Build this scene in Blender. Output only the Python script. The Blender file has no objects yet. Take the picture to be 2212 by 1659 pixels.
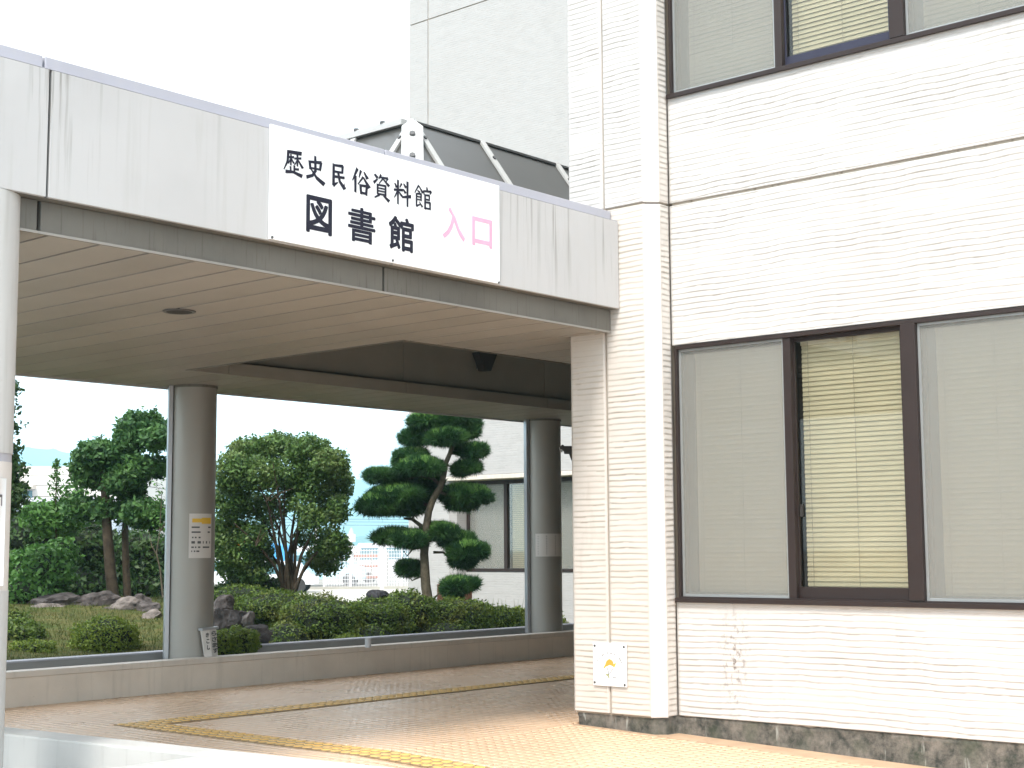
import bpy, math, random
import numpy as np
from mathutils import Vector, Matrix, noise as mnoise

C = bpy.context.scene
COL = C.collection
RND = random.Random(7)
NR = np.random.RandomState(7)

# ------------------------------------------------------------------ camera
EYE = Vector((0.0, 0.0, 1.55))
F_PX, YAW, PIT, ROL = 3205.4, math.radians(41.0126), math.radians(6.3656), math.radians(-0.3564)
PW, PH = 2212.0, 1659.0
vd = Vector((math.cos(YAW)*math.cos(PIT), math.sin(YAW)*math.cos(PIT), math.sin(PIT)))
rd = Vector((math.sin(YAW), -math.cos(YAW), 0)); ud = rd.cross(vd)
r2 = rd*math.cos(ROL) + ud*math.sin(ROL); u2 = -rd*math.sin(ROL) + ud*math.cos(ROL)
cam = bpy.data.cameras.new('camera'); co = bpy.data.objects.new('camera', cam); COL.objects.link(co)
cam.sensor_width = 36; cam.lens = F_PX/PW*36; cam.clip_end = 20000
mm = Matrix((r2, u2, -vd)).transposed().to_4x4(); mm.translation = EYE
co.matrix_world = mm; C.camera = co

def at(px, py, depth):
    """a place in the world seen in this direction, this many metres away along the view axis"""
    d = vd*F_PX + r2*(px-PW/2) + u2*(PH/2-py)
    return EYE + d*(depth/F_PX)

# ------------------------------------------------------------------ light
SUN_EL, SUN_AZ = math.radians(52), math.radians(203)   # azimuth counted from +X towards +Y
w = bpy.data.worlds.new('World'); C.world = w; w.use_nodes = True
nt = w.node_tree; bg = nt.nodes['Background']
sky = nt.nodes.new('ShaderNodeTexSky'); sky.sky_type = 'NISHITA'; sky.sun_disc = False
sky.sun_elevation = SUN_EL; sky.sun_rotation = math.pi/2 - SUN_AZ
sky.air_density = 1.0; sky.dust_density = 4.0; sky.ozone_density = 1.0
hs = nt.nodes.new('ShaderNodeMix'); hs.data_type = 'RGBA'; hs.inputs[0].default_value = 0.75
hs.inputs[7].default_value = (10.2, 10.4, 10.7, 1)       # even high cloud over the blue
nt.links.new(sky.outputs[0], hs.inputs[6]); nt.links.new(hs.outputs[2], bg.inputs[0])
bg.inputs[1].default_value = 0.1
sl = bpy.data.lights.new('sun', 'SUN'); sl.energy = 1.4; sl.angle = math.radians(12); sl.color = (1, .95, .88)
so = bpy.data.objects.new('sun', sl); COL.objects.link(so)
sd = Vector((math.cos(SUN_EL)*math.cos(SUN_AZ), math.cos(SUN_EL)*math.sin(SUN_AZ), math.sin(SUN_EL)))
so.rotation_euler = sd.to_track_quat('Z', 'Y').to_euler(); so.location = sd*50
C.view_settings.view_transform = 'Standard'; C.view_settings.look = 'None'
C.view_settings.gamma = 1; C.view_settings.use_curve_mapping = False
C.view_settings.exposure = 1.5
try:
    C.cycles.max_bounces = 8; C.cycles.diffuse_bounces = 5; C.cycles.transparent_max_bounces = 24; C.cycles.volume_bounces = 3
except Exception: pass

# ------------------------------------------------------------------ materials
def nodes(name):
    m = bpy.data.materials.new(name); m.use_nodes = True
    return m, m.node_tree, m.node_tree.nodes['Principled BSDF']
def srgb(r, g, b):
    f = lambda c: (c/255/12.92) if c <= 10 else ((c/255+.055)/1.055)**2.4
    return (f(r), f(g), f(b), 1)
def mixc(t, fac, a, b):
    n = t.nodes.new('ShaderNodeMix'); n.data_type = 'RGBA'
    for sock, v in ((n.inputs[0], fac), (n.inputs[6], a), (n.inputs[7], b)):
        if hasattr(v, 'type') and hasattr(v, 'links'): t.links.new(v, sock)
        else: sock.default_value = v
    return n.outputs[2]
def noise(t, scale=5, sc=(1, 1, 1), detail=4, rough=.55):
    g = t.nodes.new('ShaderNodeNewGeometry'); mp = t.nodes.new('ShaderNodeMapping')
    mp.inputs['Scale'].default_value = sc
    t.links.new(g.outputs['Position'], mp.inputs['Vector'])
    n = t.nodes.new('ShaderNodeTexNoise'); n.inputs['Scale'].default_value = scale
    n.inputs['Detail'].default_value = detail; n.inputs['Roughness'].default_value = rough
    t.links.new(mp.outputs[0], n.inputs['Vector'])
    return n.outputs['Fac']
def ramp(t, f, lo, hi, vlo=0., vhi=1.):
    n = t.nodes.new('ShaderNodeMapRange'); n.inputs[1].default_value = lo; n.inputs[2].default_value = hi
    n.inputs[3].default_value = vlo; n.inputs[4].default_value = vhi
    t.links.new(f, n.inputs[0]); return n.outputs[0]
def bump(t, b, f, strength=.3, dist=.01):
    n = t.nodes.new('ShaderNodeBump'); n.inputs['Strength'].default_value = strength
    n.inputs['Distance'].default_value = dist
    t.links.new(f, n.inputs['Height']); t.links.new(n.outputs[0], b.inputs['Normal'])
def simple(name, col, rough=.6, metal=0., var=.15, vscale=3, spec=.5, bmp=0.):
    m, t, b = nodes(name)
    c2 = tuple(max(0, c*(1-var)) for c in col[:3])+(1,)
    b.inputs['Roughness'].default_value = rough; b.inputs['Metallic'].default_value = metal
    b.inputs['Specular IOR Level'].default_value = spec
    n = noise(t, vscale)
    t.links.new(mixc(t, ramp(t, n, .35, .7), col, c2), b.inputs['Base Color'])
    if bmp: bump(t, b, noise(t, vscale*14), bmp, .004)
    return m

def stained(name, col, stain, rough, metal=0., streak=.5, patch=.4, sscale=2.2, spec=.4, top=None):
    """painted panel with rain streaks and faint patches"""
    m, t, b = nodes(name)
    st = ramp(t, noise(t, sscale, (9, 9, .55), 3), .56, .78)
    pt = ramp(t, noise(t, 1.3, (1, 1, 1), 5), .45, .75)
    sp = ramp(t, noise(t, 30, (1, 1, 1), 2), .72, .78)
    c = mixc(t, pt, col, tuple(c*(1-patch*.35) for c in col[:3])+(1,))
    mu = t.nodes.new('ShaderNodeMath'); mu.operation = 'MULTIPLY'; mu.inputs[1].default_value = streak
    t.links.new(st, mu.inputs[0]); c = mixc(t, mu.outputs[0], c, stain)
    if top:      # thin rain drips running down from the upper edge
        g = t.nodes.new('ShaderNodeNewGeometry'); sx = t.nodes.new('ShaderNodeSeparateXYZ'); t.links.new(g.outputs['Position'], sx.inputs[0])
        zz = ramp(t, sx.outputs[2], top[0], top[1])
        grp = ramp(t, noise(t, 1.1, (1, 1, .01), 2), .46, .58)
        thin = ramp(t, noise(t, 9, (3, 3, .10), 3), .54, .68)
        cur = zz
        for o_ in (grp, thin):
            mm_ = t.nodes.new('ShaderNodeMath'); mm_.operation = 'MULTIPLY'; t.links.new(cur, mm_.inputs[0]); t.links.new(o_, mm_.inputs[1]); cur = mm_.outputs[0]
        c = mixc(t, cur, c, tuple(x*.62 for x in stain[:3])+(1,))
    mu2 = t.nodes.new('ShaderNodeMath'); mu2.operation = 'MULTIPLY'; mu2.inputs[1].default_value = .35
    t.links.new(sp, mu2.inputs[0]); c = mixc(t, mu2.outputs[0], c, stain)
    t.links.new(c, b.inputs['Base Color'])
    b.inputs['Roughness'].default_value = rough; b.inputs['Metallic'].default_value = metal
    b.inputs['Specular IOR Level'].default_value = spec
    return m

MAT = {}
MAT['fascia'] = stained('fascia_aluminium', (.47, .47, .472, 1), (.31, .30, .265, 1), .5, 0, .22, .22, 2.2, .4, (3.6, 4.42))
MAT['coping'] = stained('coping_aluminium', (.40, .40, .445, 1), (.45, .45, .44, 1), .45, 0, .3, .2)
MAT['beam'] = stained('beam_metal', (.155, .147, .128, 1), (.06, .05, .035, 1), .65, 0, .7, .9, 5)
MAT['soffit'] = simple('soffit_board', (.33, .31, .282, 1), .5, 0, .12, 1.1)
MAT['soffit2'] = simple('soffit_board_dull', (.305, .288, .262, 1), .5, 0, .12, 1.1)
MAT['lining'] = simple('well_lining', (.28, .265, .23, 1), .5, 0, .15, 1.5)
MAT['dark'] = simple('dark_gap', (.025, .022, .02, 1), .8)
MAT['column'] = simple('column_metal', (.33, .315, .285, 1), .5, .35, .08, 1.2)
MAT['column_front'] = stained('column_front_paint', (.50, .50, .49, 1), (.30, .29, .26, 1), .45, 0, .3, .3)
MAT['channel'] = simple('channel_metal', (.42, .43, .45, 1), .35, .5, .08, 2)
MAT['glass_dark'] = simple('skylight_panel', (.055, .055, .05, 1), .28, 0, .2, 1.5, .6)
MAT['white_metal'] = stained('white_metal', (.46, .46, .45, 1), (.4, .39, .36, 1), .4, 0, .3, .3)
MAT['bolt'] = simple('bolt_dark', (.12, .12, .12, 1), .5, .5)
MAT['sign_white'] = simple('sign_white', (.86, .88, .90, 1), .35, 0, .02, .8)
MAT['ink'] = simple('ink_navy', (.008, .009, .024, 1), .9, 0, .1)
MAT['pink'] = simple('faded_pink', (.80, .40, .56, 1), .5, 0, .12, 9)
MAT['orange_ink'] = simple('orange_ink', (.80, .36, .05, 1), .5, 0, .1)
MAT['olive_ink'] = simple('olive_ink', (.35, .36, .20, 1), .5, 0, .1)
MAT['yellow_ink'] = simple('yellow_ink', (.75, .47, .04, 1), .5, 0, .1)
MAT['grey_ink'] = simple('grey_ink', (.10, .10, .10, 1), .6)
MAT['paper'] = simple('paper', (.62, .59, .56, 1), .6, 0, .06)
MAT['frame'] = simple('bronze_frame', (.028, .018, .016, 1), .5, .0, .15, 4, .3)
MAT['frame_blue'] = simple('dark_blue_sash', (.03, .03, .055, 1), .45, .0, .15, 4, .3)
MAT['frame_grey'] = simple('grey_screen_frame', (.30, .31, .31, 1), .4, .3, .1, 4)
MAT['slat'] = simple('blind_slat', (.70, .655, .52, 1), .45, 0, .1, 2)
MAT['cord'] = simple('blind_cord', (.45, .42, .35, 1), .7)
MAT['room'] = simple('dark_room', (.03, .03, .03, 1), .9)
MAT['joint'] = stained('joint_sealant', (.36, .31, .25, 1), (.10, .08, .05, 1), .8, 0, .9, .5)

def wall_mat(name, base, dirt_and_shade, bumpy=False):
    m, t, b = nodes(name)
    big = ramp(t, noise(t, .9, (1, 1, 1), 5, .6), .42, .75)
    c = mixc(t, big, base, tuple(x*y for x, y in zip(base[:3], (.93, .91, .89)))+(1,))
    # scattered grime, broken up, in vertical drifts
    d1 = ramp(t, noise(t, 2.4, (1.4, 1.4, .35), 5, .65), .60, .80, 0, .55)
    c = mixc(t, d1, c, dirt_and_shade)
    fine = ramp(t, noise(t, 26, (.25, .25, 2.4), 3), .66, .80, 0, .35)
    c = mixc(t, fine, c, dirt_and_shade)
    if not bumpy:
        an = t.nodes.new('ShaderNodeAttribute'); an.attribute_name = 'groove_shade'
        # old run of grime on the low panel under the first window
        g = t.nodes.new('ShaderNodeNewGeometry'); sx = t.nodes.new('ShaderNodeSeparateXYZ'); t.links.new(g.outputs['Position'], sx.inputs[0])
        def gauss(sock, c0, w0):
            a = t.nodes.new('ShaderNodeMath'); a.operation = 'SUBTRACT'; a.inputs[1].default_value = c0; t.links.new(sock, a.inputs[0])
            b_ = t.nodes.new('ShaderNodeMath'); b_.operation = 'ABSOLUTE'; t.links.new(a.outputs[0], b_.inputs[0])
            return ramp(t, b_.outputs[0], 0, w0, 1, 0)
        m1 = t.nodes.new('ShaderNodeMath'); m1.operation = 'MULTIPLY'; t.links.new(gauss(sx.outputs[1], 6.93, .20), m1.inputs[0]); t.links.new(gauss(sx.outputs[2], .6, .62), m1.inputs[1])
        m2 = t.nodes.new('ShaderNodeMath'); m2.operation = 'MULTIPLY'; t.links.new(m1.outputs[0], m2.inputs[0]); t.links.new(ramp(t, noise(t, 14, (1.5, 1.5, 1.2), 5, .7), .5, .62), m2.inputs[1])
        c = mixc(t, m2.outputs[0], c, (.16, .13, .12, 1))
        c = mixc(t, ramp(t, an.outputs['Fac'], 0, 1, 0, .75), c, tuple(x*.85 for x in dirt_and_shade[:3])+(1,))  # groove shade put into the colour along the ridge undersides
    b.inputs['Roughness'].default_value = .85; b.inputs['Specular IOR Level'].default_value = .2
    if bumpy:
        c = mixc(t, .72, c, base)
        g = t.nodes.new('ShaderNodeNewGeometry'); sx = t.nodes.new('ShaderNodeSeparateXYZ')
        t.links.new(g.outputs['Position'], sx.inputs[0])
        wob = noise(t, .45, (1, 1, .35), 2)
        ma = t.nodes.new('ShaderNodeMath'); ma.operation = 'MULTIPLY_ADD'; ma.inputs[1].default_value = .07
        t.links.new(wob, ma.inputs[0]); t.links.new(sx.outputs[2], ma.inputs[2])
        dv = t.nodes.new('ShaderNodeMath'); dv.operation = 'DIVIDE'; dv.inputs[1].default_value = .052
        t.links.new(ma.outputs[0], dv.inputs[0])
        fr = t.nodes.new('ShaderNodeMath'); fr.operation = 'FRACT'; t.links.new(dv.outputs[0], fr.inputs[0])
        iv = t.nodes.new('ShaderNodeMath'); iv.operation = 'SUBTRACT'; iv.inputs[0].default_value = 1
        t.links.new(fr.outputs[0], iv.inputs[1])
        amp = ramp(t, noise(t, 3, (1, 1, 2), 4), .3, .65, .55, 1)
        mu = t.nodes.new('ShaderNodeMath'); mu.operation = 'MULTIPLY'
        t.links.new(iv.outputs[0], mu.inputs[0]); t.links.new(amp, mu.inputs[1])
        bump(t, b, mu.outputs[0], 1, .022)
    else:
        bump(t, b, noise(t, 60, (1, 1, 1), 3), .25, .003)
    t.links.new(c, b.inputs['Base Color'])
    return m
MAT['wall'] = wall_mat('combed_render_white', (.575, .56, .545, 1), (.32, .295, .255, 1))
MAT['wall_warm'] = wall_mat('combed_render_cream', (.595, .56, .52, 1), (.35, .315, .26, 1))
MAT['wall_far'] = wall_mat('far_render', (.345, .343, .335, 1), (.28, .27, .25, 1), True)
MAT['wall_plain'] = wall_mat('smooth_render', (.60, .57, .55, 1), (.45, .40, .34, 1))

def plinth_mat():
    m, t, b = nodes('mossy_plinth')
    a = noise(t, 9, (1, 1, 1), 6, .7); c = mixc(t, ramp(t, a, .35, .65), (.035, .038, .033, 1), (.20, .18, .155, 1))
    s = ramp(t, noise(t, 7, (3, 3, .5), 4), .66, .74, 0, .8); c = mixc(t, s, c, (.35, .36, .33, 1))
    g = ramp(t, noise(t, 4, (1, 1, 1), 4), .5, .7, 0, .6); c = mixc(t, g, c, (.05, .065, .04, 1))
    t.links.new(c, b.inputs['Base Color']); b.inputs['Roughness'].default_value = .9
    bump(t, b, a, .8, .012); return m
MAT['plinth'] = plinth_mat()

def floor_mat(name, col, col2, rough):
    m, t, b = nodes(name)
    g = t.nodes.new('ShaderNodeNewGeometry')
    c = mixc(t, g.outputs['Random Per Island'], col, col2)
    c = mixc(t, ramp(t, noise(t, .8, (1, 1, 1), 5), .45, .75, 0, .5), c, tuple(x*.8 for x in col[:3])+(1,))
    t.links.new(c, b.inputs['Base Color'])
    t.links.new(ramp(t, noise(t, 1.1, (1, 1, 1), 4), .3, .7, rough*.8, rough*1.35), b.inputs['Roughness'])
    b.inputs['Specular IOR Level'].default_value = .6
    return m
MAT['tile'] = floor_mat('floor_tile', (.70, .475, .305, 1), (.73, .51, .335, 1), .26)
MAT['grout'] = simple('grout', (.54, .37, .24, 1), .8, 0, .2, 5)
MAT['tactile'] = floor_mat('tactile_yellow', (.74, .46, .13, 1), (.66, .43, .17, 1), .5)
MAT['tactile_base'] = simple('tactile_dirty_base', (.38, .27, .15, 1), .8, 0, .4, 20)
MAT['lowwall'] = stained('low_wall_render', (.72, .645, .555, 1), (.20, .17, .13, 1), .7, 0, .25, .5, 1.5)
MAT['coping_stone'] = stained('coping_render', (.66, .60, .53, 1), (.30, .27, .22, 1), .6, 0, .3, .4, 1.5)
MAT['sill_metal'] = simple('garden_sill', (.30, .30, .295, 1), .5, .2, .15, 2)
MAT['parapet'] = stained('white_parapet', (.50, .50, .485, 1), (.33, .33, .31, 1), .8, 0, .5, .5, 3.5)
MAT['concrete'] = simple('pale_concrete', (.40, .385, .34, 1), .85, 0, .15, 1.2)
MAT['asphalt'] = simple('ground_asphalt', (.27, .26, .235, 1), .9, 0, .2, .3)
MAT['rock'] = simple('rock', (.12, .105, .10, 1), .9, 0, .75, 7, .2, 1)
MAT['rock_pale'] = simple('rock_pale', (.24, .21, .19, 1), .9, 0, .7, 8, .2, 1)
MAT['rock_black'] = simple('rock_black', (.03, .03, .035, 1), .6, 0, .4, 5, .3, .5)

def grass_mat():
    m, t, b = nodes('dry_lawn')
    a = noise(t, 2.2, (1, 1, 1), 6, .7); c = mixc(t, ramp(t, a, .35, .65), (.05, .078, .018, 1), (.13, .115, .045, 1))
    t.links.new(c, b.inputs['Base Color']); b.inputs['Roughness'].default_value = .95
    b.inputs['Specular IOR Level'].default_value = .1
    bump(t, b, noise(t, 40, (1, 1, 1), 4), 1, .02); return m
MAT['lawn'] = grass_mat()

def leaf_mat(name, dark, light, tip=None, spec=.3):
    m, t, b = nodes(name)
    g = t.nodes.new('ShaderNodeNewGeometry')
    c = mixc(t, g.outputs['Random Per Island'], dark, light)
    c = mixc(t, ramp(t, noise(t, 2.5, (1, 1, 1), 3), .5, .68, 0, .8), c, tip or light)
    t.links.new(c, b.inputs['Base Color'])
    b.inputs['Roughness'].default_value = .5; b.inputs['Specular IOR Level'].default_value = spec
    tr = t.nodes.new('ShaderNodeBsdfTranslucent'); t.links.new(c, tr.inputs[0])
    mx = t.nodes.new('ShaderNodeMixShader'); mx.inputs[0].default_value = .25
    t.links.new(b.outputs[0], mx.inputs[1]); t.links.new(tr.outputs[0], mx.inputs[2])
    t.links.new(mx.outputs[0], t.nodes['Material Output'].inputs[0]); return m
MAT['leaf_round'] = leaf_mat('broadleaf', (0.041, 0.095, 0.024, 1), (0.115, 0.203, 0.047, 1), (0.149, 0.203, 0.061, 1))
MAT['leaf_pruned'] = leaf_mat('pruned_leaf', (0.027, 0.081, 0.027, 1), (0.074, 0.169, 0.047, 1), (0.095, 0.203, 0.047, 1))
MAT['leaf_dark'] = leaf_mat('hedge_leaf_dark', (.018, .050, .014, 1), (.06, .125, .032, 1), (.07, .115, .03, 1))
MAT['leaf_bright'] = leaf_mat('shrub_leaf', (0.041, 0.115, 0.024, 1), (0.101, 0.230, 0.047, 1))
MAT['azalea'] = leaf_mat('azalea_leaf', (.032, .068, .011, 1), (.13, .20, .030, 1), (.15, .155, .035, 1))
MAT['azalea_y'] = leaf_mat('azalea_leaf_yellow', (.065, .12, .014, 1), (.20, .26, .035, 1))
MAT['needle'] = leaf_mat('pine_needle', (0.014, 0.057, 0.019, 1), (0.041, 0.115, 0.032, 1), (0.081, 0.189, 0.041, 1))
MAT['needle_new'] = leaf_mat('pine_new_growth', (0.10, 0.26, 0.06, 1), (0.24, 0.44, 0.10, 1))
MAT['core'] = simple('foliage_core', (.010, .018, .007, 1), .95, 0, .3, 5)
MAT['bark'] = simple('bark', (.085, .065, .045, 1), .9, 0, .5, 12, .2, .8)
MAT['bark_pine'] = simple('bark_pine', (.14, .12, .085, 1), .9, 0, .5, 14, .2, .9)
MAT['grassblade'] = leaf_mat('grass_blade', (0.048, 0.078, 0.016, 1), (0.130, 0.125, 0.040, 1), (0.06, 0.095, 0.020, 1))

def glass_mat(name, tint, refl=1.0):
    m, t, b = nodes(name)
    tr = t.nodes.new('ShaderNodeBsdfTransparent'); tr.inputs[0].default_value = tint
    gl = t.nodes.new('ShaderNodeBsdfGlossy'); gl.inputs['Roughness'].default_value = .015
    fr = t.nodes.new('ShaderNodeFresnel'); fr.inputs[0].default_value = 1.5
    mx = t.nodes.new('ShaderNodeMixShader')
    mu = t.nodes.new('ShaderNodeMath'); mu.operation = 'MULTIPLY'; mu.inputs[1].default_value = 1.8*refl
    t.links.new(fr.outputs[0], mu.inputs[0]); t.links.new(mu.outputs[0], mx.inputs[0])
    t.links.new(tr.outputs[0], mx.inputs[1]); t.links.new(gl.outputs[0], mx.inputs[2])
    t.links.new(mx.outputs[0], t.nodes['Material Output'].inputs[0]); return m
MAT['glass'] = glass_mat('window_glass', (.96, .95, .90, 1), .4)
def screen_mat():
    m, t, b = nodes('insect_screen_mesh')
    b.inputs['Base Color'].default_value = (.33, .332, .305, 1); b.inputs['Roughness'].default_value = .6
    tr = t.nodes.new('ShaderNodeBsdfTransparent'); mx = t.nodes.new('ShaderNodeMixShader')
    mx.inputs[0].default_value = .40
    t.links.new(tr.outputs[0], mx.inputs[1]); t.links.new(b.outputs[0], mx.inputs[2])
    t.links.new(mx.outputs[0], t.nodes['Material Output'].inputs[0]); return m
MAT['screen'] = screen_mat()
MAT['van_white'] = simple('van_white', (.78, .80, .82, 1), .25, 0, .03)
MAT['van_glass'] = simple('van_glass', (.10, .22, .26, 1), .1)
MAT['van_blue'] = simple('tarp_blue', (.05, .34, .70, 1), .5, 0, .25, 6)
MAT['van_pale'] = simple('pale_blue_paint', (.42, .70, .82, 1), .3, 0, .05)
MAT['tyre'] = simple('tyre', (.03, .03, .03, 1), .8)
MAT['red'] = simple('tail_light_red', (.6, .03, .02, 1), .3)
MAT['orange'] = simple('machine_orange', (.85, .33, .03, 1), .4)
MAT['rust'] = simple('rust_panel', (.42, .17, .11, 1), .7, 0, .3, 4)
MAT['far_wall'] = simple('far_siding', (.62, .60, .56, 1), .7, 0, .05, 1)
MAT['far_line'] = simple('far_line', (.38, .36, .33, 1), .7)
MAT['far_roof'] = simple('far_roof', (.55, .57, .64, 1), .6)
MAT['far_blue'] = simple('far_blue_wall', (.38, .45, .52, 1), .6)
MAT['galv'] = simple('galvanised', (.50, .52, .55, 1), .5, .3)
MAT['wire_white'] = simple('white_wire', (.80, .80, .82, 1), .5)
MAT['pole'] = simple('concrete_pole', (.42, .41, .40, 1), .8)
MAT['cable'] = simple('cable', (.10, .10, .12, 1), .8)
MAT['hill'] = simple('forest_hill', (.045, .09, .05, 1), 1, 0, .4, .004, .1)

# ------------------------------------------------------------------ geometry helpers
WLOC = {}
def link(o, parent=None, wloc=(0, 0, 0)):
    wl = Vector(wloc); COL.objects.link(o)
    if parent is not None:
        o.parent = parent; o.location = wl - WLOC[parent.name]
    else: o.location = wl
    WLOC[o.name] = wl; return o
def tag(o, label=None, cat=None, group=None, kind=None):
    for k, v in (('label', label), ('category', cat), ('group', group), ('kind', kind)):
        if v: o[k] = v
    return o
def thing(name, loc, label, cat, group=None):
    o = bpy.data.objects.new(name, None); o.empty_display_size = .2
    link(o, None, loc); return tag(o, label, cat, group)
def np_mesh(name, V, Fq, mats, smooth=False, fmat=None):
    """V (n,3) ; Fq (m,3) or (m,4) index array"""
    V = np.asarray(V, dtype=np.float32); Fq = np.asarray(Fq, dtype=np.int32); k = Fq.shape[1]
    me = bpy.data.meshes.new(name)
    me.vertices.add(len(V)); me.vertices.foreach_set('co', V.ravel())
    me.loops.add(Fq.size); me.loops.foreach_set('vertex_index', Fq.ravel())
    me.polygons.add(len(Fq)); me.polygons.foreach_set('loop_start', np.arange(0, Fq.size, k, dtype=np.int32))
    try: me.polygons.foreach_set('loop_total', np.full(len(Fq), k, dtype=np.int32))
    except Exception: pass
    for m in (mats if isinstance(mats, (list, tuple)) else [mats]): me.materials.append(m)
    if fmat is not None: me.polygons.foreach_set('material_index', np.asarray(fmat, dtype=np.int32))
    if smooth: me.polygons.foreach_set('use_smooth', np.ones(len(Fq), dtype=bool))
    me.update(calc_edges=True); return me
def np_obj(name, V, Fq, mats, parent=None, smooth=False, fmat=None):
    V = np.asarray(V, dtype=np.float64); c = (V.min(0)+V.max(0))/2; c[2] = V[:, 2].min()
    return link(bpy.data.objects.new(name, np_mesh(name, V-c, Fq, mats, smooth, fmat)), parent, c)

class MB:
    def __init__(s): s.v = []; s.f = []
    def box(s, x0, x1, y0, y1, z0, z1):
        n = len(s.v)
        s.v += [(x, y, z) for z in (z0, z1) for y in (y0, y1) for x in (x0, x1)]
        s.f += [tuple(n+i for i in q) for q in ((0, 2, 3, 1), (4, 5, 7, 6), (0, 1, 5, 4), (2, 6, 7, 3), (0, 4, 6, 2), (1, 3, 7, 5))]
        return s
    def prism(s, poly, z0, z1):
        n = len(s.v); k = len(poly)
        a = sum(poly[i][0]*poly[(i+1) % k][1]-poly[(i+1) % k][0]*poly[i][1] for i in range(k))
        if a < 0: poly = poly[::-1]
        s.v += [(p[0], p[1], z0) for p in poly]+[(p[0], p[1], z1) for p in poly]
        s.f.append(tuple(n+k-1-i for i in range(k))); s.f.append(tuple(n+k+i for i in range(k)))
        for i in range(k): j = (i+1) % k; s.f.append((n+i, n+j, n+k+j, n+k+i))
        return s
    def hexa(s, a, b):
        """two quads a, b (4 points each) joined to a solid"""
        n = len(s.v); s.v += [tuple(p) for p in a]+[tuple(p) for p in b]
        s.f += [(n+3, n+2, n+1, n), (n+4, n+5, n+6, n+7)]
        for i in range(4): j = (i+1) % 4; s.f.append((n+i, n+j, n+4+j, n+4+i))
        return s
    def bar(s, p, q, w, h, up=(0, 0, 1)):
        p = Vector(p); q = Vector(q); d = (q-p).normalized(); u = Vector(up)
        sdv = d.cross(u)
        if sdv.length < 1e-4: sdv = d.cross(Vector((1, 0, 0)))
        sdv.normalize(); u = sdv.cross(d).normalized()
        A = [p+sdv*a*w/2+u*b*h/2 for a, b in ((-1, -1), (1, -1), (1, 1), (-1, 1))]
        B = [x+(q-p) for x in A]; return s.hexa(A, B)
    def tube(s, pts, rad, n=8, cap=True):
        pts = [Vector(p) for p in pts]; base = len(s.v); prev = None
        for i, p in enumerate(pts):
            d = (pts[min(i+1, len(pts)-1)]-pts[max(i-1, 0)]).normalized()
            if prev is None:
                a = d.cross(Vector((0, 0, 1)))
                if a.length < 1e-3: a = d.cross(Vector((1, 0, 0)))
                a.normalize()
            else: a = (prev-d*prev.dot(d)).normalized()
            prev = a; b = d.cross(a); r = rad[i] if hasattr(rad, '__len__') else rad
            for k in range(n):
                t = 2*math.pi*k/n; s.v.append(tuple(p+a*r*math.cos(t)+b*r*math.sin(t)))
        for i in range(len(pts)-1):
            for k in range(n):
                k2 = (k+1) % n; o = base+i*n
                s.f.append((o+k, o+k2, o+n+k2, o+n+k))
        if cap:
            s.f.append(tuple(base+n-1-k for k in range(n)))
            o = base+(len(pts)-1)*n; s.f.append(tuple(o+k for k in range(n)))
        return s
    def add(s, verts, faces):
        n = len(s.v); s.v += [tuple(v) for v in verts]; s.f += [tuple(n+i for i in f) for f in faces]; return s
    def build(s, name, mat, parent=None, bevel=0, smooth=False, label=None):
        V = np.array(s.v); c = (V.min(0)+V.max(0))/2; c[2] = V[:, 2].min()
        me = bpy.data.meshes.new(name); me.from_pydata([tuple(p) for p in V-c], [], s.f)
        me.materials.append(mat); me.update()
        if smooth:
            me.polygons.foreach_set('use_smooth', np.ones(len(me.polygons), dtype=bool))
            try: me.set_sharp_from_angle(angle=math.radians(40))
            except Exception: pass
        o = link(bpy.data.objects.new(name, me), parent, c)
        if bevel:
            b = o.modifiers.new('bevel', 'BEVEL'); b.width = bevel; b.segments = 2; b.limit_method = 'ANGLE'
        if label: o['label'] = label
        return o

def smooth_noise(u, v, seed, n=7, f0=.35, f1=2.5):
    r = np.random.RandomState(seed); out = np.zeros_like(u)
    tot = 0
    for i in range(n):
        f = f0*(f1/f0)**(i/(n-1)); a = 1/(1+i*.6); th = r.uniform(0, 6.28); ph = r.uniform(0, 6.28)
        out += a*np.sin(6.283*f*(u*math.cos(th)+v*math.sin(th))+ph); tot += a
    return out/tot*1.6

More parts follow.
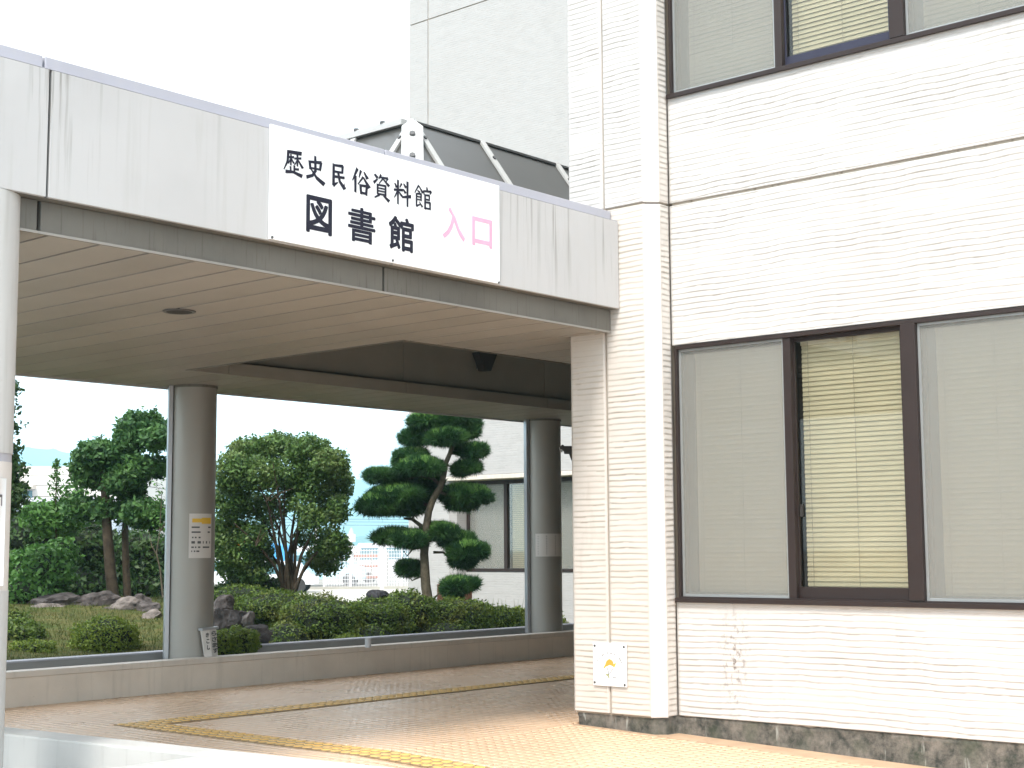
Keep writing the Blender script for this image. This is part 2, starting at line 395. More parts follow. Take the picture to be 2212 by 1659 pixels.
def combed(name, parent, origin, u, out, width, z0, z1, seed, mat, pitch=.050, depth=.0065, du=.03, margin=.02, back=.06):
    """a slab whose face is combed in wavy, overlapping ridges (real relief); origin at one lower corner of the face plane"""
    o = Vector(origin); u = Vector(u).normalized(); out = Vector(out).normalized()
    nu = max(2, int(round(width/du))); per = 7
    nz = max(3, int(round((z1-z0)/pitch*per)))
    U, Z = np.meshgrid(np.linspace(0, width, nu+1), np.linspace(z0, z1, nz+1))
    ug = U+seed*3.7
    ph = Z/pitch + .20*smooth_noise(ug, Z*1.2, seed, 6, .2, 1.0) + .10*smooth_noise(ug, Z, seed+50, 6, 2., 6.)
    fr = ph-np.floor(ph)
    amp = np.clip(.78+.42*smooth_noise(ug*.9, Z*4, seed+9, 7, .4, 3.), .25, 1.2)
    prof = np.where(fr < .16, fr/.16, 1-(fr-.16)/.84)         # sharp underside, long slope above
    h = depth*amp*prof + .0012*smooth_noise(ug*3, Z*3, seed+3, 5, 2, 6)
    e = np.minimum(np.minimum(U, width-U)/margin, np.minimum(Z-z0, z1-Z)/(margin*.6)).clip(0, 1)
    h = h*e + depth*.55*(1-e)
    P = np.array(o)[None, None, :]*1.0 + U[..., None]*np.array(u) + h[..., None]*np.array(out)
    P[..., 2] = Z
    V = P.reshape(-1, 3); W1 = nu+1
    idx = np.arange((nz+1)*W1).reshape(nz+1, W1)
    a, b, c, d = idx[:-1, :-1], idx[:-1, 1:], idx[1:, 1:], idx[1:, :-1]
    q = np.stack([a, b, c, d], -1).reshape(-1, 4)
    if u.cross(Vector((0, 0, 1))).dot(out) < 0: q = q[:, ::-1]
    # sides back into the wall
    ring = np.concatenate([idx[0, :], idx[1:, -1], idx[-1, -2::-1], idx[-2:0:-1, 0]])
    Vb = V[ring]-np.array(out)*back; n0 = len(V); k = len(ring)
    s = np.stack([ring, np.roll(ring, -1), n0+(np.arange(k)+1) % k, n0+np.arange(k)], -1)
    V = np.vstack([V, Vb]); q = np.vstack([q, s[:, ::-1] if u.cross(Vector((0, 0, 1))).dot(out) > 0 else s])
    o_ = np_obj(name, V, q, mat, parent)
    gr = np.clip(1.25-fr/.2, 0, 1)*np.clip(.62+.6*smooth_noise(ug*.55, Z*5, seed+21, 8, .5, 4.), .12, 1)*np.clip(amp*1.4, 0, 1)*np.clip(e*1.5, 0, 1)  # painted shade, strongest at each ridge underside, unevenly broken
    at_ = o_.data.attributes.new('groove_shade', 'FLOAT', 'POINT')
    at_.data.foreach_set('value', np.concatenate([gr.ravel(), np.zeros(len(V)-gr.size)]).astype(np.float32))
    return o_

# ------------------------------------------------------------------ numbers of the place
XP, XA = 10.57, 10.815          # pier face, window-wall face
YPL, YPR = 8.47, 7.627          # pier left end, right end (before its chamfer)
YRET = 7.527                    # return face beside the windows
YF, ZF0, ZF1 = 7.90, 3.69, 4.485
ZS = 3.49
def zf(y): return 0.0 if y > 8.4 else -.035*(8.4-y)

# ------------------------------------------------------------------ ground, floor
xs = [-1150, -800, -200, -60, -20, 0, 5, 10, 15, 20, 30, 45, 70, 110, 200, 600, 1500, 5000]
ys = [-1150, -800, -200, -60, -20, 0, 5, 10, 14.25, 14.7, 20, 30, 45, 70, 110, 200, 600, 1500, 5000]
V = [(x, y, -.45 if y < 14.5 else -.005) for y in ys for x in xs]; nx = len(xs)
Q = [(j*nx+i, j*nx+i+1, (j+1)*nx+i+1, (j+1)*nx+i) for j in range(len(ys)-1) for i in range(nx-1)]
tag(np_obj('ground', V, Q, MAT['asphalt']), kind='structure')

# entrance floor: mortar bed, small square tiles with open joints
fl = MB()
ysl = [-3, 0, 3, 5, 7, 8.4, 13.9]
for a, b in zip(ysl[:-1], ysl[1:]):
    fl.hexa([(5.4, a, -.44), (21, a, -.44), (21, b, -.44), (5.4, b, -.44)], [(5.4, a, zf(a)-.010), (21, a, zf(a)-.010), (21, b, zf(b)-.010), (5.4, b, zf(b)-.010)])
floor = tag(fl.build('entrance_floor', MAT['grout']), kind='structure')
T, G = .1, .0055
cells = []
S1Y = (11.37, 11.70); S2X = (7.93, 8.26)
for i in range(int((20.9-5.6)/T)):
    for j in range(int((13.80-2.6)/T)):
        x = 5.6+i*T; y = 2.6+j*T
        if y > 6 and y < 14 and x < 5.62: continue
        if x+T > 10.52 and y < 8.5: continue
        if y+T > S1Y[0] and y < S1Y[1] and x+T > S2X[0]: continue
        if x+T > S2X[0] and x < S2X[1] and y < S1Y[1]: continue
        if x+y > 30 and x > 19: continue
        cells.append((x, y))
cells = np.array(cells)
def tile_verts(x, y):
    x0, x1, y0, y1 = x+G/2, x+T-G/2, y+G/2, y+T-G/2; b = .004
    z = np.where(y > 8.4, 0, -.035*(8.4-(y+T/2))); tilt = NR.uniform(-.0005, .0005, len(x))
    top = z+tilt; lo = z-.011
    P = np.zeros((len(x), 12, 3))
    for k, (xx, yy) in enumerate(((x0, y0), (x1, y0), (x1, y1), (x0, y1))):
        P[:, k, 0] = xx; P[:, k, 1] = yy; P[:, k, 2] = lo
        P[:, 4+k, 0] = xx; P[:, 4+k, 1] = yy; P[:, 4+k, 2] = top-.002
    for k, (xx, yy) in enumerate(((x0+b, y0+b), (x1-b, y0+b), (x1-b, y1-b), (x0+b, y1-b))):
        P[:, 8+k, 0] = xx; P[:, 8+k, 1] = yy; P[:, 8+k, 2] = top
    return P
TF = []
for k in range(4):
    j = (k+1) % 4; TF.append((k, j, 4+j, 4+k)); TF.append((4+k, 4+j, 8+j, 8+k))
TF.append((8, 9, 10, 11)); TF = np.array(TF)
# nearest tiles in view are separate pieces
vx, vy = math.cos(YAW), math.sin(YAW)
dep = cells[:, 0]*vx+cells[:, 1]*vy
zz = np.where(cells[:, 1] > 8.4, 0, -.035*(8.4-cells[:, 1]))
lat = cells[:, 0]*vy-cells[:, 1]*vx
pxx = PW/2+F_PX*lat/dep; pyy = 1195+F_PX*(1.55-zz)/dep
vis = (pxx > 560) & (pxx < 2230) & (pyy < 1668)
order = np.where(vis)[0][np.argsort(dep[vis])][:300]
sel = np.zeros(len(cells), bool); sel[order] = True
P = tile_verts(cells[~sel, 0], cells[~sel, 1]); n = len(P)
F4 = (TF[None]+12*np.arange(n)[:, None, None]).reshape(-1, 4)
tag(np_obj('floor_tile_field', P.reshape(-1, 3), F4, MAT['tile'], floor), kind='stuff')
shared = {}
for ci in order:
    x, y = cells[ci]
    Pv = tile_verts(np.array([x]), np.array([y]))[0]
    key = RND.randrange(6)
    c = Vector((x+T/2, y+T/2, float(zz[ci])-.011))
    if key not in shared: shared[key] = np_mesh('floor_tile', Pv-np.array(c), TF, MAT['tile'])
    link(bpy.data.objects.new('floor_tile', shared[key]), floor, c)

# tactile tiles: dirty base plate, nine worn domes
tm = []
def tactile_mesh():
    b = MB(); b.box(-.16, .16, -.16, .16, -.012, -.001)
    v, f, m = list(b.v), list(b.f), [1]*len(b.f)
    for i in range(3):
        for j in range(3):
            cx, cy = (i-1)*.107, (j-1)*.107; n = len(v); k = 10
            for r, z in ((.044, -.001), (.038, .0045), (.026, .006)):
                for a in range(k): t = 6.2832*a/k; v.append((cx+r*math.cos(t), cy+r*math.sin(t), z))
            for q in range(2):
                for a in range(k): a2 = (a+1) % k; f.append((n+q*k+a, n+q*k+a2, n+(q+1)*k+a2, n+(q+1)*k+a)); m.append(0)
            f.append(tuple(n+2*k+a for a in range(k))); m.append(0)
    me = bpy.data.meshes.new('tactile_tile'); me.from_pydata(v, [], f)
    me.materials.append(MAT['tactile']); me.materials.append(MAT['tactile_base'])
    me.polygons.foreach_set('material_index', m); me.update(); return me
TM = tactile_mesh()
def put_tactile(x, y):
    o = link(bpy.data.objects.new('tactile_tile', TM), floor, (x, y, zf(y)+.003)); 
    if y < 8.4: o.rotation_euler.x = math.atan(.035)
k = 0
while 11.535-.33*k > 3.0: put_tactile(8.095, 11.535-.33*k); k += 1
for k in range(1, 33): put_tactile(8.095+.33*k, 11.535)

# ------------------------------------------------------------------ low walls
t_ = thing('low_wall', (8, 13.9, 0), 'long low beige rendered wall with pale coping along the back of the tiled floor', 'low wall')
MB().box(2.5, 20.9, 13.83, 14.0, -.44, .285).build('wall_body', MAT['lowwall'], t_)
MB().box(2.5, 20.9, 13.81, 14.02, .288, .352).build('coping', MAT['coping_stone'], t_, .006)
t_ = thing('garden_kerb', (8, 14.7, 0), 'grey metal faced kerb with bright top edge between the columns and the garden', 'kerb')
MB().box(2.5, 20.9, 14.62, 14.78, -.44, .375).build('kerb_body', MAT['sill_metal'], t_)
MB().box(2.5, 20.9, 14.60, 14.80, .377, .395).build('kerb_cap', MAT['coping'], t_, .003)
MB().box(2.5, 20.9, 14.02, 14.60, -.44, .02).build('gutter', MAT['concrete'], t_)
t_ = thing('entrance_parapet', (5.5, 7.3, 0), 'bright white low parapet with weathered side in the lower left corner beside the tiled floor', 'parapet')
MB().prism([(5.57, 9.9), (5.95, 5.8), (6.2, 3.0), (5.95, 3.0), (5.72, 5.8), (5.32, 9.9)], -.44, .35).build('side_wall', MAT['parapet'], t_, .012)
MB().prism([(1.0, 7.3), (5.60, 7.3), (5.72, 5.8), (1.0, 5.8)], -.44, .348).build('front_wall', MAT['parapet'], t_, .012)
MB().box(1.0, 5.4, 7.32, 13.8, -.44, .05).build('inner_slab', MAT['parapet'], t_)

# ------------------------------------------------------------------ near library block
lib = thing('library_building', (10.8, 7, 0), 'white library block with combed render walls, corner pier and bronze sliding windows with blinds', 'building')
MB().box(XA+.33, 24, -6, YPL-.02, -.44, 12).build('core', MAT['room'], lib)
# backing (brownish joint colour) that shows in the gaps between panels
MB().box(XP+.018, XP+.35, YPR, YPL-.01, .1, 9.5).build('joint_backing', MAT['joint'], lib)
MB().box(XP+.12, XA+.30, YRET+.018, YPR-.001, .1, 9.5).build('joint_backing', MAT['joint'], lib)
MB().box(XA+.016, XA+.30, -2, 7.50, .1, 1.09).build('joint_backing', MAT['joint'], lib)
MB().box(XA+.016, XA+.30, -2, 7.50, 3.36, 5.59).build('joint_backing', MAT['joint'], lib)
ZJ = 4.62
u, out = (0, -1, 0), (-1, 0, 0)
sd_ = 1
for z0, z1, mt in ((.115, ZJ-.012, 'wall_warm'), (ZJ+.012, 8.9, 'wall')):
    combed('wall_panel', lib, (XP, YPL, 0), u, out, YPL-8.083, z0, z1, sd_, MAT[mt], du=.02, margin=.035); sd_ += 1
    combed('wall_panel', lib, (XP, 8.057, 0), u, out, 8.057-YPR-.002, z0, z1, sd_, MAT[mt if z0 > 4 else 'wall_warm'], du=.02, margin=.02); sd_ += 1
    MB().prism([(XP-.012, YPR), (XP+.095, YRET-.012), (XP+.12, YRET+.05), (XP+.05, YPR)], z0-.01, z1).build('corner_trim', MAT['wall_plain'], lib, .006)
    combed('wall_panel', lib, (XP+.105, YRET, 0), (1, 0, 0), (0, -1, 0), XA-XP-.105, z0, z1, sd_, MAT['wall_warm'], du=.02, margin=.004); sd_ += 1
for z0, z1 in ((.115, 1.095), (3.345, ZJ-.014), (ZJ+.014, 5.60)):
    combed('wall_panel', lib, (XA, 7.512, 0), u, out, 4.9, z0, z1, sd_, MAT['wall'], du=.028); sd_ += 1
    MB().box(XA+.002, XA+.2, -2, 2.59, z0, z1).build('wall_panel', MAT['wall'], lib)
MB().box(XA+.002, XA+.2, -2, 7.5, 7.86, 9.5).build('wall_panel', MAT['wall'], lib)
# end face towards the entrance passage
MB().box(XP+.02, 24, YPL-.02, YPL+.0, .1, 9.5).build('side_face', MAT['wall_warm'], lib)

# plinth following the wall foot, uneven top edge
def plinth():
    line = [(20, YPL-.03), (XP+.03, YPL-.03), (XP+.03, YPR-.01), (XP+.12, YRET+.01), (XA+.02, YRET), (XA+.02, -2)]
    pts = [];
    for a, b in zip(line[:-1], line[1:]):
        L = math.hypot(b[0]-a[0], b[1]-a[1]); n = max(1, int(L/.04))
        pts += [(a[0]+(b[0]-a[0])*i/n, a[1]+(b[1]-a[1])*i/n) for i in range(n)]
    pts.append(line[-1]); n = len(pts); V = []; 
    for i, (x, y) in enumerate(pts):
        j = RND.uniform(-.006, .006)+.008*math.sin(i*.21)
        nxm = -.014 if x > XP else 0
        for zz_, o_ in ((-.44, 0), (.02, -.004), (.07+j, -.006), (.105+j*1.4, -.012), (.122+j*1.2, .0), (.124+j, .05)):
            V.append((x+o_+(.0), y+(-o_ if x < XP+.2 and y > YPL-.1 else 0), zz_))
    Q = [(i*6+k, (i+1)*6+k, (i+1)*6+k+1, i*6+k+1) for i in range(n-1) for k in range(5)]
    return np_obj('plinth', V, Q, MAT['plinth'], lib)
plinth()

# --------- windows (frame, mullions, panes, screens, blind slats)
SLAT = None
def slat_mesh(w):
    a = math.radians(70); h = .0455
    V = []
    for s in (0, 1):
        for k in range(4):
            t = k/3-.5; bow = .0025*(1-(2*t)**2)
            x = math.cos(a)*t*h - bow*math.sin(a); z = math.sin(a)*t*h - bow*math.cos(a)*.5
            V.append((x, -w/2 if s == 0 else w/2, z))
    V += [(v[0]+.0012, v[1], v[2]) for v in V]
    Q = [(k, k+1, 5+k, 4+k) for k in range(3)]+[(8+k+1, 8+k, 12+k, 13+k) for k in range(3)]
    return np_mesh('slat', V, Q, MAT['slat'])
slat_cache = {}
def blind(win, x, y0, y1, z0, z1, n_single, gap=.0405):
    wd = round(y1-y0, 3)
    if wd not in slat_cache: slat_cache[wd] = slat_mesh(wd)
    me = slat_cache[wd]; n = int((z1-z0)/gap); rest = MB()
    for i in range(n):
        z = z0+.02+i*gap
        if i < n_single:
            o = link(bpy.data.objects.new('slat', me), win, (x+RND.uniform(-.0015, .0015), (y0+y1)/2, z))
            o.rotation_euler.y = RND.uniform(-.05, .05); o.rotation_euler.x = RND.uniform(-.0015, .0015)
        else:
            for v in (me,):
                vs = [(x+q.co.x, (y0+y1)/2+q.co.y, z+q.co.z) for q in v.vertices]
                rest.add(vs, [tuple(p.vertices) for p in v.polygons])
    if rest.v: tag(rest.build('slat_field', MAT['slat'], win), kind='stuff')
    cd = MB()
    for f in (.07, .5, .93):
        yy = y0+(y1-y0)*f; cd.bar((x-.024, yy, z0), (x-.024, yy, z1), .003, .003)
    cd.build('blind_cord', MAT['cord'], win)
    MB().box(x-.02, x+.02, y0, y1, z1-.03, z1+.01).build('head_rail', MAT['slat'], win)

def window(z0, z1, n1, lab, sashmat):
    win = bpy.data.objects.new('window', None); link(win, lib, (XA, 5, z0)); win['label'] = lab
    x0, x1 = XA-.012, XA+.26
    yl, yr = 7.485, 2.95
    # lining of the opening
    fr = MB(); fr.box(x0, x1, yl-.024, yl, z0, z1); fr.box(x0, x1, yr, yr+.04, z0, z1)
    fr.box(x0, x1, yr+.04, yl-.024, z0, z0+.03); fr.box(x0, x1, yr+.04, yl-.024, z1-.032, z1)
    fr.build('frame', MAT['frame'], win, .002)
    MB().box(x0-.03, x0-.002, yr, yl+.02, z0-.02, z0+.018).build('sill', MAT['frame'], win, .002)
    zi0, zi1 = z0+.03, z1-.032
    def sash(a, b, x, mat, bottom=.045, side=.04, top=.035):
        s = MB(); s.box(x, x+.03, b-side, b, zi0, zi1); s.box(x, x+.03, a, a+side, zi0, zi1)
        s.box(x, x+.03, a+side, b-side, zi0, zi0+bottom); s.box(x, x+.03, a+side, b-side, zi1-top, zi1)
        s.build('sash', mat, win, .002)
        MB().box(x+.012, x+.016, a+side, b-side, zi0+bottom, zi1-top).build('pane', MAT['glass'], win)
    xg = XA+.05
    for (a, b, scr, bm) in ((6.34, 7.461, True, MAT['frame']), (5.315, 6.36, False, sashmat), (4.08, 5.19, True, MAT['frame']), (2.99, 4.10, False, MAT['frame'])):
        x = xg+(.0 if scr else .04)
        if scr:
            sash(a, b, x+.045, bm, .04, .035)
            s = MB(); e = .022; xs_ = xg-.03
            s.box(xs_, xs_+.014, b-e, b-.002, zi0, zi1); s.box(xs_, xs_+.014, a+.05, a+.05+e, zi0, zi1)
            s.box(xs_, xs_+.014, a+.05+e, b-e, zi0, zi0+e); s.box(xs_, xs_+.014, a+.05+e, b-e, zi1-e, zi1)
            s.build('screen_frame', MAT['frame_grey'], win, .001)
            MB().box(xs_+.006, xs_+.0075, a+.05+e, b-e, zi0+e, zi1-e).build('insect_screen', MAT['screen'], win)
        else: sash(a, b, x-.03, bm, .095, .045)
    # meeting stile of the screened sash and thick mullion between the pairs
    MB().box(xg-.045, xg+.06, 6.325, 6.395, zi0, zi1).build('mullion', MAT['frame'], win, .002)
    MB().box(x0-.008, xg+.11, 5.19, 5.315, zi0, zi1).build('mullion', MAT['frame'], win, .003)
    MB().box(xg-.045, xg+.06, 4.06, 4.13, zi0, zi1).build('mullion', MAT['frame'], win, .002)
    xb = XA+.165
    for i, (a, b) in enumerate(((6.42, 7.38), (5.33, 6.305), (4.14, 5.10), (3.02, 4.0))):
        blind(win, xb, a, b, zi0+.02, zi1-.03, n1[i])
    # lever on the middle sash
    MB().box(xg+.0, xg+.03, 6.275, 6.30, z0+.70, z0+.80).build('latch', MAT['dark'], win, .003)
    return win
window(1.105, 3.335, (52, 52, 52, 0), 'bronze sliding window of the ground floor with cream blinds and two grey insect screens', MAT['frame'])
window(5.612, 7.85, (30, 24, 14, 0), 'bronze sliding window of the upper floor cut by the top of the picture', MAT['frame_blue'])

# ------------------------------------------------------------------ canopy
can = thing('entrance_canopy', (7.5, 11, 0), 'flat grey metal entrance canopy on round columns with boarded soffit and dark skylight', 'canopy')
XE = 21.0
for a, b in ((2.2, 4.795), (4.812, 7.71), (7.722, 10.555)):
    MB().box(a, b, YF, YF+.03, ZF0, ZF1).build('fascia_panel', MAT['fascia'], can, .004)
    MB().box(a, b-.0, 7.98, 8.18, 4.49, 4.592).build('coping', MAT['coping'], can, .006)
    MB().box(a+.012, b+.004, 8.0, 8.04, ZS-.004, ZF0-.004).build('beam', MAT['beam'], can, .004)
MB().box(2.2, 10.55, 7.992, 8.002, ZS-.010, ZS+.006).build('beam_lip', MAT['soffit2'], can)
MB().box(2.2, 10.55, YF+.032, 7.999, ZF0+.002, 4.48).build('fascia_core', MAT['dark'], can)
MB().box(2.2, 10.55, YF+.0, 8.0, 4.486, 4.489).build('ledge', MAT['coping'], can)
MB().box(2.2, 10.55, YF+.028, 8.038, ZF0-.002, ZF0+.003).build('drip_soffit', MAT['beam'], can)
# roof slab pieces round the well (well x 9.65..18.2, y 9.73..13.0)
WX0, WX1, WY0, WY1 = 9.65, 18.6, 9.73, 13.0
rf = MB()
rf.box(2.2, 10.55, 8.04, YPL+.02, ZS+.03, 4.48); rf.box(2.2, XE, YPL+.021, WY0-.02, ZS+.03, 4.48)
rf.box(2.2, WX0-.02, WY0-.019, WY1+.02, ZS+.03, 4.48)
rf.box(WX1+.02, XE, WY0-.019, WY1+.02, ZS+.03, 4.48)
rf.box(2.2, XE, WY1+.13, 14.62, ZS+.03, 4.48)
rf.build('roof_slab', MAT['dark'], can)
MB().box(2.2, XE, 14.62, 14.66, ZS-.02, 4.5).build('rear_fascia', MAT['fascia'], can, .004)
MB().box(2.16, 2.2, 7.9, 14.66, ZS-.02, 4.5).build('end_fascia', MAT['fascia'], can, .004)
# soffit boards run front to back
BW = .3705; x = 2.2+.1; i = 0
x = 4.905-BW*7
while x < XE-.1:
    a, b = x+.012, x+BW-.012
    m_ = MAT['soffit'] if (i*7) % 3 else MAT['soffit2']
    def bd(a, b, y0, y1): MB().box(a, b, y0, y1, ZS, ZS+.022).build('soffit_board', m_, can, .002)
    yfront = 8.045 if b < 10.56 else YPL+.03
    if a < 10.56 < b: bd(a, 10.55, 8.045, YPL+.02); yfront = YPL+.03
    if b <= WX0: bd(a, b, yfront, 14.60)
    elif a < WX0:
        bd(a, WX0-.02, yfront, 14.60)
        bd(WX0-.012, b, yfront, WY0-.02); bd(WX0-.012, b, WY1+.02, 14.60)
    elif a < WX1: bd(a, b, yfront, WY0-.02); bd(a, b, WY1+.02, 14.60)
    else: bd(a, b, yfront, 14.60)
    x += BW; i += 1
# edge trim of the well and of the back
tr = MB(); tr.box(WX0-.02, WX0+.0, WY0-.02, WY1+.02, ZS-.008, ZS+.03); tr.box(WX0+.001, WX1, WY0-.02, WY0, ZS-.008, ZS+.03)
tr.build('well_trim', MAT['beam'], can)
# well lining: lower band, step, upper face with joints
jx = [WX0, 10.20, 12.95, 15.7, WX1]
for a, b in zip(jx[:-1], jx[1:]):
    MB().box(a+.004, b-.004, WY1, WY1+.02, ZS-.006, 3.64).build('well_panel', MAT['lining'], can, .002)
    MB().box(a+.054, b+.046, WY1+.10, WY1+.12, 3.64, 4.62).build('well_panel', MAT['lining'], can, .002)
MB().box(WX0, WX1, WY1+.0, WY1+.12, 3.62, 3.639).build('well_ledge', MAT['beam'], can)
MB().box(WX0-.019, WX0, WY0, WY1, ZS+.031, 4.62).build('well_side', MAT['lining'], can)
MB().box(WX1, WX1+.019, WY0, WY1+.1, ZS, 4.62).build('well_side', MAT['lining'], can)
MB().box(WX0, WX1, WY0-.019, WY0, ZS+.031, 4.62).build('well_side', MAT['lining'], can)
# skylight : truncated hip, dark panels, white caps with bolts
sk = bpy.data.objects.new('skylight', None); link(sk, can, (12, 11.4, 4.6)); sk['label'] = 'dark panelled hipped skylight with white bolted bars'
zb, zt = 4.6, 5.94; e = .98
bx0, by0, bx1, by1 = 9.62, 9.58, 18.7, 13.2
tx0, ty0, tx1, ty1 = bx0+e, by0+e, bx1-e, by1-e
def sp(t, x, side):                    # point on the front slope at height share t
    return Vector((x, by0+e*t, zb+(zt-zb)*t))
MB().box(bx0-.05, bx1+.05, by0-.05, by1+.05, 4.49, 4.60).build('curb', MAT['white_metal'], sk)
rx = [tx0, 11.66, 12.95, 14.25, 15.55, 16.85, tx1]
n_out = Vector((0, -(zt-zb), e)).normalized()
th = n_out*.02
def slope_panel(a0, a1, b0, b1, nrm):
    A = [a0, a1, b1, b0]; MB().hexa([p-nrm*.02 for p in A], A).build('glass_panel', MAT['glass_dark'], sk)
slope_panel(sp(0, bx0+.02, 0), sp(0, tx0, 0), sp(1, tx0, 0), sp(1, tx0, 0)+Vector((.001, 0, 0)), n_out)
for a, b in zip(rx[:-1], rx[1:]): slope_panel(sp(0, a+.005, 0), sp(0, b-.005, 0), sp(1, a+.005, 0), sp(1, b-.005, 0), n_out)
slope_panel(sp(0, tx1, 0), sp(0, bx1, 0), sp(1, tx1-.001, 0), sp(1, tx1, 0), n_out)
nl = Vector((-(zt-zb), 0, e)).normalized()
def sl_(t, y): return Vector((bx0+e*t, y, zb+(zt-zb)*t))
ly = [ty0, 11.4, ty1]
slope_panel(sl_(0, ty0), sl_(0, by0+.02), sl_(1, ty0), sl_(1, ty0+.001), nl)
for a, b in zip(ly[:-1], ly[1:]): slope_panel(sl_(0, b-.005), sl_(0, a+.005), sl_(1, b-.005), sl_(1, a+.005), nl)
slope_panel(sl_(0, by1), sl_(0, ty1), sl_(1, ty1), sl_(1, ty1-.001), nl)
MB().hexa([(bx0, by1, zb), (bx1, by1, zb), (bx1, by1-.02, zb), (bx0, by1-.02, zb)], [(tx0, ty1, zt), (tx1, ty1, zt), (tx1, ty1-.02, zt), (tx0, ty1-.02, zt)]).build('glass_panel', MAT['glass_dark'], sk)
MB().box(tx0, tx1, ty0, ty1, zt-.02, zt).build('glass_panel', MAT['glass_dark'], sk)
def bolts(p, q, nrm, n, r=.022):
    for i in range(n):
        c = p.lerp(q, (i+.5)/n)+nrm*.0; m = MB(); m.tube([c, c+nrm*.03], r, 8); m.build('bolt', MAT['bolt'], sk)
for a in rx[:-1]:
    p, q = sp(-.02, a, 0)+n_out*.015, sp(1.01, a, 0)+n_out*.015
    MB().bar(p, q, .08, .03, n_out).build('bar', MAT['white_metal'], sk, .004); bolts(p, q, n_out, 3)
for a in (ty0, 11.4):
    p, q = sl_(-.02, a)+nl*.015, sl_(1.01, a)+nl*.015
    MB().bar(p, q, .08, .03, nl).build('bar', MAT['white_metal'], sk, .004); bolts(p, q, nl, 3)
nc = Vector((-1, -1, 1)).normalized()
p, q = Vector((bx0, by0, zb))+nc*.02, Vector((tx0, ty0, zt))+nc*.02
sdv = (q-p).cross(nc).normalized(); dd = (q-p).normalized()
hw = .11
shp = [p-sdv*hw, p+sdv*hw, q+sdv*hw-dd*.16, q, q-sdv*hw-dd*.16]
m = MB(); k = 5; m.v += [tuple(s) for s in shp]+[tuple(s+nc*.03) for s in shp]
m.f += [tuple(range(4, -1, -1)), tuple(range(5, 10))]+[(i, (i+1) % 5, 5+(i+1) % 5, 5+i) for i in range(5)]
m.build('hip_cap', MAT['white_metal'], sk, .004)
bolts(p+nc*.03, q-dd*.12+nc*.03, nc, 4, .03)
# top edge caps
MB().bar((tx0, ty0-.01, zt+.005), (tx1, ty0-.01, zt+.005), .03, .025).build('ridge_cap', MAT['bolt'], sk)
MB().bar((tx0-.02, ty0+.1, zt+.02), (tx0-.02, ty1, zt+.02), .09, .07).build('ridge_cap', MAT['white_metal'], sk, .004)
for yy in (10.95, 11.35, 11.75): MB().tube([(tx0-.05, yy, zt+.055), (tx0-.05, yy, zt+.075)], .03, 8).build('bolt', MAT['bolt'], sk)

# recessed downlight
dl = MB(); c0 = Vector((7.2, 9.83, ZS-.004)); prof = [(.135, 0), (.13, -.008), (.105, -.008), (.10, .03), (.06, .05)]
n = len(dl.v); K = 24
for r, z in prof: dl.v += [(c0.x+r*math.cos(6.2832*i/K), c0.y+r*math.sin(6.2832*i/K), c0.z+z) for i in range(K)]
for q in range(len(prof)-1):
    for i in range(K): j = (i+1) % K; dl.f.append((q*K+i, q*K+j, (q+1)*K+j, (q+1)*K+i))
dl.f.append(tuple((len(prof)-1)*K+i for i in range(K)))
dlo = dl.build('downlight', MAT['bolt'], can, 0, True); dlo['label'] = 'round recessed downlight'
MB().tube([c0+Vector((0, 0, -.006)), c0+Vector((0, 0, .03))], .104, 20).build('diffuser', MAT['dark'], dlo)

# columns
def column(cx, cy, r, z0, z1, front=False):
    c = bpy.data.objects.new('column', None); link(c, can, (cx, cy, z0))
    if not front:
        MB().tube([(cx, cy, z0), (cx, cy, z1)], r, 48).build('shaft', MAT['column'], c, 0, True)
        MB().tube([(cx, cy, z1-.03), (cx, cy, z1+.0)], r+.008, 48).build('collar', MAT['beam'], c, 0, True)
        # flat channel up the side away from the building
        a = Vector((-.90, .44, 0)); p = Vector((cx, cy, 0))+a*(r+.03)
        MB().bar((p.x, p.y, z0), (p.x, p.y, z1), .10, .05, a).build('side_channel', MAT['channel'], c, .004)
    else:
        MB().tube([(cx, cy, 2.13), (cx, cy, z1)], r, 64).build('shaft', MAT['column_front'], c, 0, True)
        MB().tube([(cx, cy, 2.08), (cx, cy, 2.13)], r-.006, 64).build('collar', MAT['coping'], c, 0, True)
        MB().tube([(cx, cy, 1.33), (cx, cy, 2.08)], r-.004, 64).build('wrap', MAT['paper'], c, 0, True)
        MB().tube([(cx, cy, z0), (cx, cy, 1.33)], r, 64).build('shaft_foot', MAT['column_front'], c, 0, True)
    return c
column(10.70, 14.27, .255, -.3, ZS-.001)
column(17.13, 14.27, .255, -.3, ZS-.001)
column(4.485, 8.15, .25, -.3, ZF0-.001, True)

# unseen dark hall added at the passage end to shade the columns
eh = thing('unseen_dark_hall', (18.8, 11, 0), 'unseen dark glazed block added behind the corner pier to shade the columns', 'building')
MB().box(18.75, 20.9, 8.5, 13.78, .0, 3.46).build('blocker_body', MAT['room'], eh)
for y_ in np.arange(8.6, 13.8, 1.02): MB().box(18.66, 18.74, y_, y_+.06, 0, 3.46).build('mullion', MAT['frame'], eh)
MB().box(18.68, 18.69, 8.66, 13.7, .02, 3.4).build('glazing', MAT['glass'], eh)
